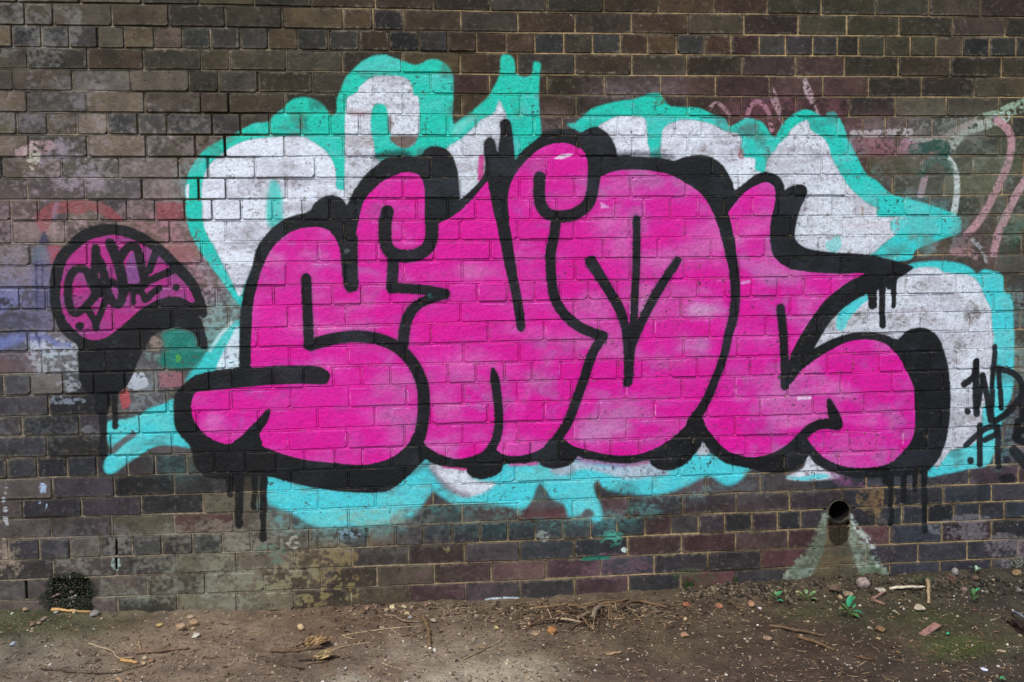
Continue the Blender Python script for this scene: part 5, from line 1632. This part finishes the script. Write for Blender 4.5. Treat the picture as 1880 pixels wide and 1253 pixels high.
# stones
for a in ((185, 1116, 10, (134, 126, 120), 'pointed grey stone at the wall foot right of the mossy hole', .8),
          (103, 1125, 6, (150, 146, 134), 'small whitish stone in front of the pale tan stick', .6),
          (57, 1112, 5.5, (156, 132, 106), 'small tan stone at the wall foot near the left edge', .8),
          (150, 1113, 5, (176, 152, 116), 'small tan pebble just behind the pale tan stick', .8),
          (82, 1137, 8, (122, 106, 92), 'rounded brown stone on the dark green soil at the left', .6),
          (61, 1150, 6, (120, 100, 86), 'left one of two touching brown stones near the left edge', .6),
          (72, 1149, 5.5, (128, 108, 92), 'right one of two touching brown stones near the left edge', .6),
          (24, 1183, 8, (148, 156, 162), 'bluish grey angular stone near the left edge', .6),
          (293, 1146, 8, (170, 146, 96), 'flat yellowish stone left of the stone cluster', .45),
          (331, 1152, 10.5, (166, 138, 106), 'large round tan stone at the left of the stone cluster', .75),
          (350, 1133, 7.5, (160, 136, 112), 'topmost tan stone of the stone cluster', .6),
          (357, 1145, 9.5, (158, 130, 98), 'tan stone at the middle right of the stone cluster', .8),
          (355, 1155, 5, (170, 144, 108), 'smallest tan stone inside the stone cluster', .8),
          (360, 1167, 9.5, (186, 180, 160), 'whitish stone lowest in the stone cluster', .55),
          (266, 1208, 4.5, (178, 162, 130), 'upper of two pebbles beside the stubby tan stick', .9),
          (264, 1218, 5.5, (166, 144, 106), 'lower of two pebbles beside the stubby tan stick', .6),
          (277, 1212, 8, (124, 94, 70), 'flat reddish brown stone right of the stubby tan stick', .4),
          (552, 1153, 8, (196, 170, 128), 'cream angular stone on the soil above the fibre clumps', .8),
          (674, 1118, 7, (140, 112, 88), 'brown stone at the wall foot right of the yellow lichen', .7),
          (720, 1116, 7, (196, 178, 136), 'cream stone, left of two at the wall foot', .6),
          (742, 1114, 6, (176, 160, 126), 'greyish cream stone, right of two at the wall foot', .6),
          (747, 1127, 6, (186, 164, 116), 'yellowish pebble below the two cream wall-foot stones', .6),
          (752, 1134, 5, (150, 146, 142), 'grey pebble touching the wavy twig', .7),
          (781, 1112, 7, (118, 92, 78), 'reddish brown clod stone above the knobbly stick', .7),
          (796, 1142, 6.5, (160, 140, 122), 'pale pinkish stone right of the knobbly stick', .6),
          (885, 1188, 10, (130, 108, 78), 'flat tan stone near the pale dry soil patch', .4),
          (911, 1152, 5.5, (190, 170, 112), 'small yellowish stone alone left of the twig heap', .5),
          (1014, 1159, 10, (160, 112, 66), 'orange brown stone in front of the twig heap', .75),
          (982, 1163, 9, (146, 124, 96), 'long flat tan stone left of the orange brown stone', .35),
          (972, 1147, 5.5, (150, 120, 92), 'small brown stone at the left of the twig heap', .8),
          (1260, 1111, 9, (142, 92, 64), 'flat reddish stone at the left end of the rubble bank', .45),
          (1320, 1112, 9, (150, 100, 76), 'brick-red flat stone below the rubble bank', .45),
          (1379, 1112, 8, (158, 122, 90), 'rounded tan stone below the rubble bank', .8),
          (1258, 1165, 10, (158, 126, 96), 'flat oval pinkish tan stone on the open soil', .4),
          (1258, 1138, 4, (186, 162, 126), 'small cream pebble above the flat oval stone', .9),
          (1585, 1079, 14, (150, 132, 124), 'large pinkish grey stone at the foot of the drain stain', .75),
          (1534, 1085, 14, (98, 80, 66), 'large brown stone left of the pinkish grey one', .6),
          (1557, 1094, 10, (136, 122, 96), 'tan stone between the seedling and the large stones', .6),
          (1543, 1097, 6, (150, 130, 100), 'small tan stone left of the seedling top', .7),
          (1616, 1085, 11, (166, 156, 138), 'long pale flat stone beside the large pinkish stone', .35),
          (1688, 1117, 12, (176, 164, 138), 'pale cream flat stone below the crosswise pale stick', .45),
          (1616, 1155, 11, (116, 92, 64), 'brown flat stone alone on the dark soil at the right', .5),
          (1748, 1064, 11, (96, 74, 60), 'brown stone high on the right-hand rubble bank', .8),
          (1754, 1054, 8, (140, 136, 130), 'upright pale grey stone at the wall foot on the right', 1.1),
          (1770, 1086, 8, (132, 112, 94), 'tan stone on the right-hand bank left of the green tuft', .8),
          (1868, 1054, 10, (136, 110, 78), 'tan stone at the wall foot by the right edge', .7),
          (1872, 1084, 7, (130, 126, 120), 'grey stone near the right edge above the dark log', .6),
          (1838, 1195, 8, (156, 136, 110), 'pale flat stone right of the moss patch', .4),
          (1613, 1172, 5, (176, 152, 112), 'small cream flake below the brown flat stone', .5),
          (1409, 1171, 9, (140, 116, 96), 'flat pinkish stone at the left end of the long straight stick', .4),
          (1790, 1062, 7, (104, 84, 70), 'small brown stone below the pale sprig at the right wall foot', .8)):
    stone(*a[:5], flat=a[5])
seed_[0] += 1
o = stone(1807, 1229, 6.5, (206, 208, 222), 'crumpled white scrap of litter near the lower right corner', .5, 'paper_scrap', 'litter')
stone(1395, 1117, 4, (214, 214, 226), 'small white scrap beside the rounded tan stone', .5, 'paper_scrap', 'litter')
stone(789, 1191, 3.4, (214, 206, 190), 'white chip at the near end of the knobbly stick', .9, 'stone_chip', 'stone')
stone(798, 1195, 3.6, (216, 212, 200), 'white chip right of the knobbly stick end', 1.2, 'stone_chip', 'stone')

# flat wood offcut
A, B = np.array(ground(1692, 1167)), np.array(ground(1722, 1154))
d = (B - A)[:2]
L_ = np.linalg.norm(d)
bm = bmesh.new()
bmesh.ops.create_cube(bm, size=1)
bmesh.ops.scale(bm, vec=(L_, .027, .008), verts=bm.verts)
bmesh.ops.bevel(bm, geom=bm.edges[:], offset=.0014, segments=1, affect='EDGES')
V = np.array([v.co[:] for v in bm.verts])
V += (np.random.default_rng(3).random(V.shape) - .5) * .0016
bm.faces.ensure_lookup_table()
F = [tuple(v.index for v in f.verts) for f in bm.faces]
bm.free()
o = mesh_obj('wood_offcut', V, F, M_WOOD, np.tile(lin((138, 104, 92)), (len(V), 1)))
o.location = tuple((A + B) / 2 + np.array((0, 0, .008)))
o.rotation_euler = (math.radians(8), math.radians(-6), math.atan2(d[1], d[0]))
tag(o, 'flat pinkish wood offcut lying on the dark soil at the right', 'wood offcut')


# fibre clumps: tangled dry fibres
def fibre_clump(px, py, rpx, col, label, n=60):
    x, y, z = ground(px, py + rpx * .4)
    r = rpx / px_scale(x, y, z)
    sp = Soup()
    rr = random.Random(px)
    for k in range(n):
        a0, e0 = rr.uniform(0, 6.28), rr.uniform(.0, 1.2)
        c_ = np.array((rr.uniform(-.5, .5) * r, rr.uniform(-.4, .4) * r, r * .35))
        P = []
        for j in range(6):
            a = a0 + j * rr.uniform(.3, .7)
            q = r * rr.uniform(.35, .8)
            P.append(c_ + np.array((math.cos(a) * q * 1.3, math.sin(a) * q, r * .3 * math.sin(a * 1.3 + e0) + rr.uniform(-.1, .1) * r)))
        V, F = tube(P, [r * rr.uniform(.035, .09)] * 6, 5, k)
        sp.add(V, F, lin(np.clip(np.array(col) * rr.uniform(.7, 1.2), 0, 255)))
    o = sp.build('fibre_clump', M_WOOD, None, True)
    o.location = (x, y, z)
    tag(o, label, 'plant litter')


fibre_clump(583, 1176, 19, (158, 128, 88), 'curly tan clump of dry fibres, upper of the two')
fibre_clump(594, 1203, 16, (172, 148, 104), 'round pale tan clump of dry fibres, lower of the two', 56)


# ------------------------------------------------------------------ plants
def leaf(L, W, seed, curl=.3):
    rr = random.Random(seed)
    V, F = [], []
    n = 6
    for i in range(n + 1):
        t = i / n
        w_ = W * math.sin(math.pi * min(1, t * .92 + .04)) ** .8 * (1 - .25 * t)
        zc = curl * L * math.sin(t * 2.2) * .5
        V += [(L * t, -w_, zc + w_ * .35), (L * t, 0, zc), (L * t, w_, zc + w_ * .35)]
    for i in range(n):
        for k in (0, 1):
            p = i * 3 + k
            F.append((p, p + 3, p + 4, p + 1))
    return np.array(V), F


def seedling(px, py, hpx, leaves, label, stem_pts=None, name='seedling', cat='plant'):
    x, y, z = ground(px, py)
    s = 1 / px_scale(x, y, z)
    root = empty(name, (x, y, z))
    tag(root, label, cat)
    top = np.array((0, 0, hpx * s))
    P = [np.array((0, 0, -.004)), np.array((hpx * s * .1, 0, hpx * s * .5)), top]
    V, F = tube(P, [.0016, .0013, .001], 5, px)
    mesh_obj('stem', V, F, M_LEAF, np.tile(lin((96, 120, 62)), (len(V), 1)), root, True)
    for k, (dx, dh, Lp, Wp, ang, pit, col) in enumerate(leaves):
        V, F = leaf(Lp * s, Wp * s, k + px)
        R = Matrix.Rotation(math.radians(ang), 3, 'Z') @ Matrix.Rotation(-math.radians(pit), 3, 'Y')
        V = np.array([R @ Vector(v) for v in V]) + np.array((dx * s, -.003, dh * s))
        mesh_obj('leaf', V, F, M_LEAF, np.tile(lin(col), (len(V), 1)), root, True)
        # leaf stalk joins the stem
        t_ = min(1.0, max(0.0, dh / max(hpx, 1)))
        V, F = tube([np.array((hpx * s * .1 * t_, 0, dh * s * .8)), np.array((dx * s, -.003, dh * s))], [.001, .0008], 4, k)
        mesh_obj('leaf_stalk', V, F, M_LEAF, np.tile(lin((90, 118, 60)), (len(V), 1)), root, True)


G1, G2, G3, G4 = (58, 136, 84), (70, 112, 58), (40, 150, 104), (100, 134, 80)
seedling(1557, 1134, 26, [(0, 20, 22, 6, 35, 55, G3), (4, 26, 16, 5, 10, 40, G1), (-4, 12, 17, 7, 190, 12, G4), (8, 12, 20, 5, -15, -20, G3), (4, 8, 18, 6, -50, -25, G2), (-2, 16, 14, 5, 130, 25, G2), (10, 18, 12, 4, 60, 20, G1)], 'bright green leafy seedling on the soil below the drain stain')
seedling(1424, 1108, 16, [(2, 14, 13, 5, 15, 25, G1), (-2, 12, 10, 4, 170, 20, G2), (3, 6, 10, 4, -30, -10, G3), (0, 16, 8, 3, 90, 40, G4)], 'small green sprout on the rubble bank left of the drain stain')
seedling(1480, 1104, 14, [(6, 10, 13, 5, 5, 15, G4), (-6, 8, 12, 5, 170, 15, (130, 140, 70)), (8, 4, 12, 5, -40, 0, G4), (-8, 12, 12, 4, 140, 25, (120, 130, 80)), (0, 14, 10, 4, 80, 30, G4), (12, 12, 10, 4, 30, 20, (120, 150, 90))], 'pale yellow-green leafy weed at the foot of the drain stain')
seedling(1786, 1108, 20, [(0, 16, 12, 4, 60, 65, G2), (4, 22, 12, 4, 10, 20, G1), (-3, 18, 12, 4, 150, 50, G2), (2, 8, 10, 4, -20, 30, G2), (-2, 10, 12, 3, 200, 60, G2)], 'small fresh green tuft of leaves on the right-hand bank')
seedling(1790, 1055, 10, [(0, 8, 14, 4, 10, 5, (120, 150, 126)), (-2, 9, 11, 4, 165, 25, (110, 140, 116)), (2, 9, 9, 3, 70, 40, (130, 160, 132))], 'pale grey-green sprig at the wall foot near the right edge')
seedling(1836, 1251, 6, [(0, 5, 9, 4, 10, 10, G1), (-2, 5, 8, 3, 150, 20, G4), (2, 3, 7, 3, -40, 5, G1)], 'tiny green sprout at the bottom right border')
seedling(1738, 1168, 4, [(0, 3, 7, 3, 20, 20, G3), (-1, 3, 6, 2, 160, 30, G2)], 'tiny green shoot above the moss patch')


def tuft(px, py, wpx, hpx, n, col, label, name='grass_tuft', cat='grass', wall_hug=False):
    x, y, z = ground(px, py)
    s = 1 / px_scale(x, y, z)
    root = empty(name, (x, y, z))
    tag(root, label, cat)
    rr = random.Random(px)
    sp = Soup()
    for k in range(n):
        bx, by = rr.gauss(0, wpx * .4) * s, rr.gauss(-.004, .006)
        h = hpx * s * rr.uniform(.5, 1.1)
        lx, ly = rr.gauss(0, .35) * h, -abs(rr.gauss(0, .2)) * h
        w_ = .0011
        V = [(bx - w_, by, -.004), (bx + w_, by, -.004), (bx + lx * .4 - w_, by + ly * .4, h * .6), (bx + lx * .4 + w_, by + ly * .4, h * .6), (bx + lx, by + ly, h)]
        sp.add(V, [(0, 1, 3, 2), (2, 3, 4)], lin(np.clip(np.array(col) * rr.uniform(.6, 1.3), 0, 255)))
    sp.build('blades', M_LEAF, root)


tuft(1258, 1076, 14, 24, 40, (52, 76, 34), 'dark green grass tuft growing at the wall foot, middle right')
tuft(1349, 1070, 8, 16, 18, (56, 78, 40), 'thin grass wisp at the wall foot left of the drain')
tuft(1690, 1068, 30, 14, 60, (110, 118, 78), 'low grey-green grass mound above the bone-coloured stick')

# dark moss in the knocked-out hole at the left
HB = ground(128, 1112)
root = empty('moss_clump', (HB[0], .02, HB[2]))
tag(root, 'dark green moss filling the ragged hole at the foot of the wall', 'moss')
sp = Soup()
rr = random.Random(4)
hu0, hv0 = HOLE_UV.min(0)
hu1, hv1 = HOLE_UV.max(0)
cnt = 0
while cnt < 1900:
    u, v = rr.uniform(hu0 - .02, hu1 + .02), rr.uniform(max(hv0, HB[2] - .01), hv1 + .012)
    edge = not in_poly(np.array([u]), np.array([v]), HOLE_UV)[0]
    if edge and (rr.random() < .6 or not in_poly(np.array([u + rr.uniform(-.02, .02)]), np.array([v + rr.uniform(-.015, .015)]), HOLE_UV)[0]):
        continue
    cnt += 1
    s_ = rr.uniform(.002, .0065)
    V = pebble(ICO1[0], 900 + cnt % 80, .4, .8) * s_
    rub = rr.random() < .16 and abs(u - HB[0]) < .045
    c_ = rr.choice([(104, 92, 82), (86, 74, 66), (120, 110, 100)]) if rub else rr.choice([(44, 50, 34), (52, 58, 38), (34, 38, 28), (54, 52, 42)])
    qx_, qy_ = to_px((u, 0, v))
    gap = 97 < qx_ < 161 and bed_v(28, u) < v < bed_v(27, u)
    dep = rr.uniform(.002, .03) if gap else rr.uniform(-.004, .0015)
    if not gap:
        rub = rub and rr.random() < .3
    sp.add(V + np.array((u - HB[0], dep - .02, v - HB[2])), ICO1[1], lin(c_))
for k in range(16):
    u, v = HB[0] + rr.uniform(-.045, .05), HB[2] + rr.uniform(.01, .075)
    sp.add(pebble(ICO1[0], 990 + k, .4, .8) * rr.uniform(.006, .012) + np.array((u - HB[0], rr.uniform(0, .012) - .02, v - HB[2])), ICO1[1], lin(rr.choice([(112, 98, 88), (92, 80, 70), (132, 122, 112)])))
sp.build('cushion', M_MOSS, root, True)['kind'] = 'stuff'
# grey-green lichen tuft on the wall by the right edge
u_, v_ = [float(a) for a in wall_uv(np.array(1868.0), np.array(1035.0))]
root = empty('lichen_tuft', (u_, 0, v_))
tag(root, 'grey-green furry lichen tuft on the wall near the right edge', 'lichen')
sp = Soup()
for k in range(120):
    a, q = rr.uniform(0, 6.28), abs(rr.gauss(0, .5))
    V = pebble(ICO1[0], 2000 + k, .4, .9) * rr.uniform(.003, .007)
    sp.add(V + np.array((math.cos(a) * q * .045, -rr.uniform(0, .008), math.sin(a) * q * .035)), ICO1[1], lin(rr.choice([(112, 114, 100), (92, 96, 84), (128, 126, 112)])))
sp.build('cushion', M_MOSS, root, True)['kind'] = 'stuff'

# ------------------------------------------------------------------ uncountable litter
r_ = np.random.default_rng(77)


def scatter(n, fn):
    """fn -> (px, py) in the ground part of the picture"""
    q = np.array([fn() for _ in range(n)])
    return zip(*(a.tolist() for a in grounds(q[:, 0], q[:, 1])))


def anyground():
    return r_.uniform(-60, 1940), 1050 + 215 * r_.random() ** .8


PEB = [pebble(ICO1[0], k, .4, .8) for k in range(60)]


sp = Soup()
for x, y, z in scatter(9000, anyground):
    if y > -.014:
        continue
    s = .0011 + .0024 * r_.random() ** 2 + (.0065 * r_.random() if r_.random() < .2 else 0)
    V = PEB[int(r_.integers(60))] * s
    k = r_.random()
    c_ = soil_at(x, y) * r_.uniform(.6, 1.5) if k < .72 else (lin((176, 158, 132)) if k < .93 else lin((210, 202, 188))) * r_.uniform(.6, 1.0)
    sp.add(V + np.array((x, y, z + (s * .3 if s < .004 else s * r_.uniform(-.25, .3)))), ICO1[1], c_)
tag(sp.build('gravel', M_STONE), 'fine gravel and grit strewn over the soil', 'gravel', kind='stuff')
sp = Soup()


def bank():
    k = r_.random()
    if k < .5:
        return r_.uniform(1250, 1460), r_.normal(1088, 8)
    if k < .85:
        return r_.uniform(1480, 1890), r_.normal(1078, 13)
    return r_.uniform(640, 1250), r_.normal(1120, 7)


for x, y, z in scatter(2600, bank):
    s = .0028 + .011 * r_.random() ** 3
    V = PEB[int(r_.integers(60))] * s
    sp.add(V + np.array((x, min(y, -.01 - s), z + s * .4)), ICO1[1], soil_at(x, y) * r_.choice((.35, .6, .9, 1.3, 1.9)) * r_.uniform(.8, 1.2))
tag(sp.build('soil_clods', M_SOILBIT), 'crumbly soil clods and rubble banked along the wall foot', 'soil', kind='stuff')
sp = Soup()
for x, y, z in scatter(3600, anyground):
    if y > -.02:
        continue
    L_, a = .004 + .024 * r_.random() ** 2, r_.uniform(0, math.pi)
    P = [np.array((x, y, z + .0012)), np.array((x + L_ * .5 * math.cos(a), y + L_ * .5 * math.sin(a), z + .002 + .003 * r_.random())), np.array((x + L_ * math.cos(a + .2), y + L_ * math.sin(a + .2), z + .0014))]
    k_ = r_.uniform(.6, 1.9)
    V, F = tube(P, [.0007 * k_, .0009 * k_, .0005 * k_], 4, 1)
    sp.add(V, F, lin((r_.choice(((160, 138, 106), (120, 96, 70), (84, 62, 44), (60, 44, 32))))))
tag(sp.build('straw_litter', M_WOOD), 'short broken straws and bark bits strewn over the soil', 'litter', kind='stuff')
sp = Soup()


def litter_zone():
    k = r_.random()
    if k < .45:
        return anyground()
    if k < .75:
        return r_.normal(1070, 120), 1112 + abs(r_.normal(0, 26))
    return r_.uniform(560, 1460), 1105 + abs(r_.normal(0, 30))


for x, y, z in scatter(1500, litter_zone):
    if y > -.02:
        continue
    L_, W_, a = r_.uniform(.004, .015), r_.uniform(.002, .006), r_.uniform(0, 6.28)
    ca, sa = math.cos(a), math.sin(a)
    tilt = r_.uniform(-.4, .4)
    V = []
    for lx, ly, lz in ((-1, 0, 0), (-.3, .9, .25), (.5, .7, .1), (1, .1, .35), (.4, -.8, .2), (-.4, -.7, 0)):
        V.append((x + ca * lx * L_ - sa * ly * W_, y + sa * lx * L_ + ca * ly * W_, z + .002 + lz * W_ + tilt * lx * L_ * .3 + .001))
    sp.add(V, [(0, 5, 4, 3, 2, 1)], lin(r_.choice(((104, 80, 58), (72, 54, 40), (134, 108, 80), (56, 42, 32), (150, 128, 100)))))
for x, y, z in scatter(420, litter_zone):
    if y > -.03:
        continue
    L_, a, b_ = r_.uniform(.02, .06), r_.uniform(0, math.pi), r_.uniform(-.5, .5)
    h_ = [float(terrain(x + L_ * t * math.cos(a + b_ * t), min(-.015, y + L_ * t * math.sin(a + b_ * t)))) for t in (0, .5, 1)]
    P = [np.array((x + L_ * t * math.cos(a + b_ * t), min(-.015, y + L_ * t * math.sin(a + b_ * t)), hh + .002)) for t, hh in zip((0, .5, 1), h_)]
    k_ = r_.uniform(.0006, .0018)
    V, F = tube(P, [k_, k_ * .9, k_ * .6], 5, 2)
    sp.add(V, F, lin(r_.choice(((120, 96, 68), (84, 64, 46), (150, 128, 96), (60, 46, 34)))))
tag(sp.build('leaf_litter', M_WOOD), 'crumbled dead leaves and broken twiglets strewn over the soil', 'litter', kind='stuff')
sp = Soup()
qs = r_.random(6000)
ppx = np.where(qs < .5, r_.normal(1765, 42, 6000), np.where(qs < .75, r_.normal(1690, 60, 6000), np.where(qs < .9, r_.normal(1480, 50, 6000), r_.normal(60, 60, 6000))))
ppy = np.where(qs < .5, r_.normal(1192, 13, 6000), np.where(qs < .75, r_.normal(1135, 12, 6000), np.where(qs < .9, r_.normal(1125, 10, 6000), r_.normal(1132, 10, 6000))))
ppy = np.maximum(ppy, 1085)
for x, y, z, q in zip(*grounds(ppx, ppy), qs):
    h = r_.uniform(.002, .006)
    a = r_.uniform(0, 6.28)
    dx, dy = math.cos(a) * .0012, math.sin(a) * .0012
    c_ = lin((92, 104, 44)) * r_.uniform(.4, 1.3) if q < .9 else lin((54, 60, 36)) * r_.uniform(.5, 1.2)
    sp.add([(x - dx, y - dy, z - .001), (x + dx, y + dy, z - .001), (x + r_.normal(0, .002), y + r_.normal(0, .002), z + h)], [(0, 1, 2)], c_)
tag(sp.build('moss', M_LEAF), 'thin green moss and seedling fuzz on the damp soil', 'moss', kind='stuff')
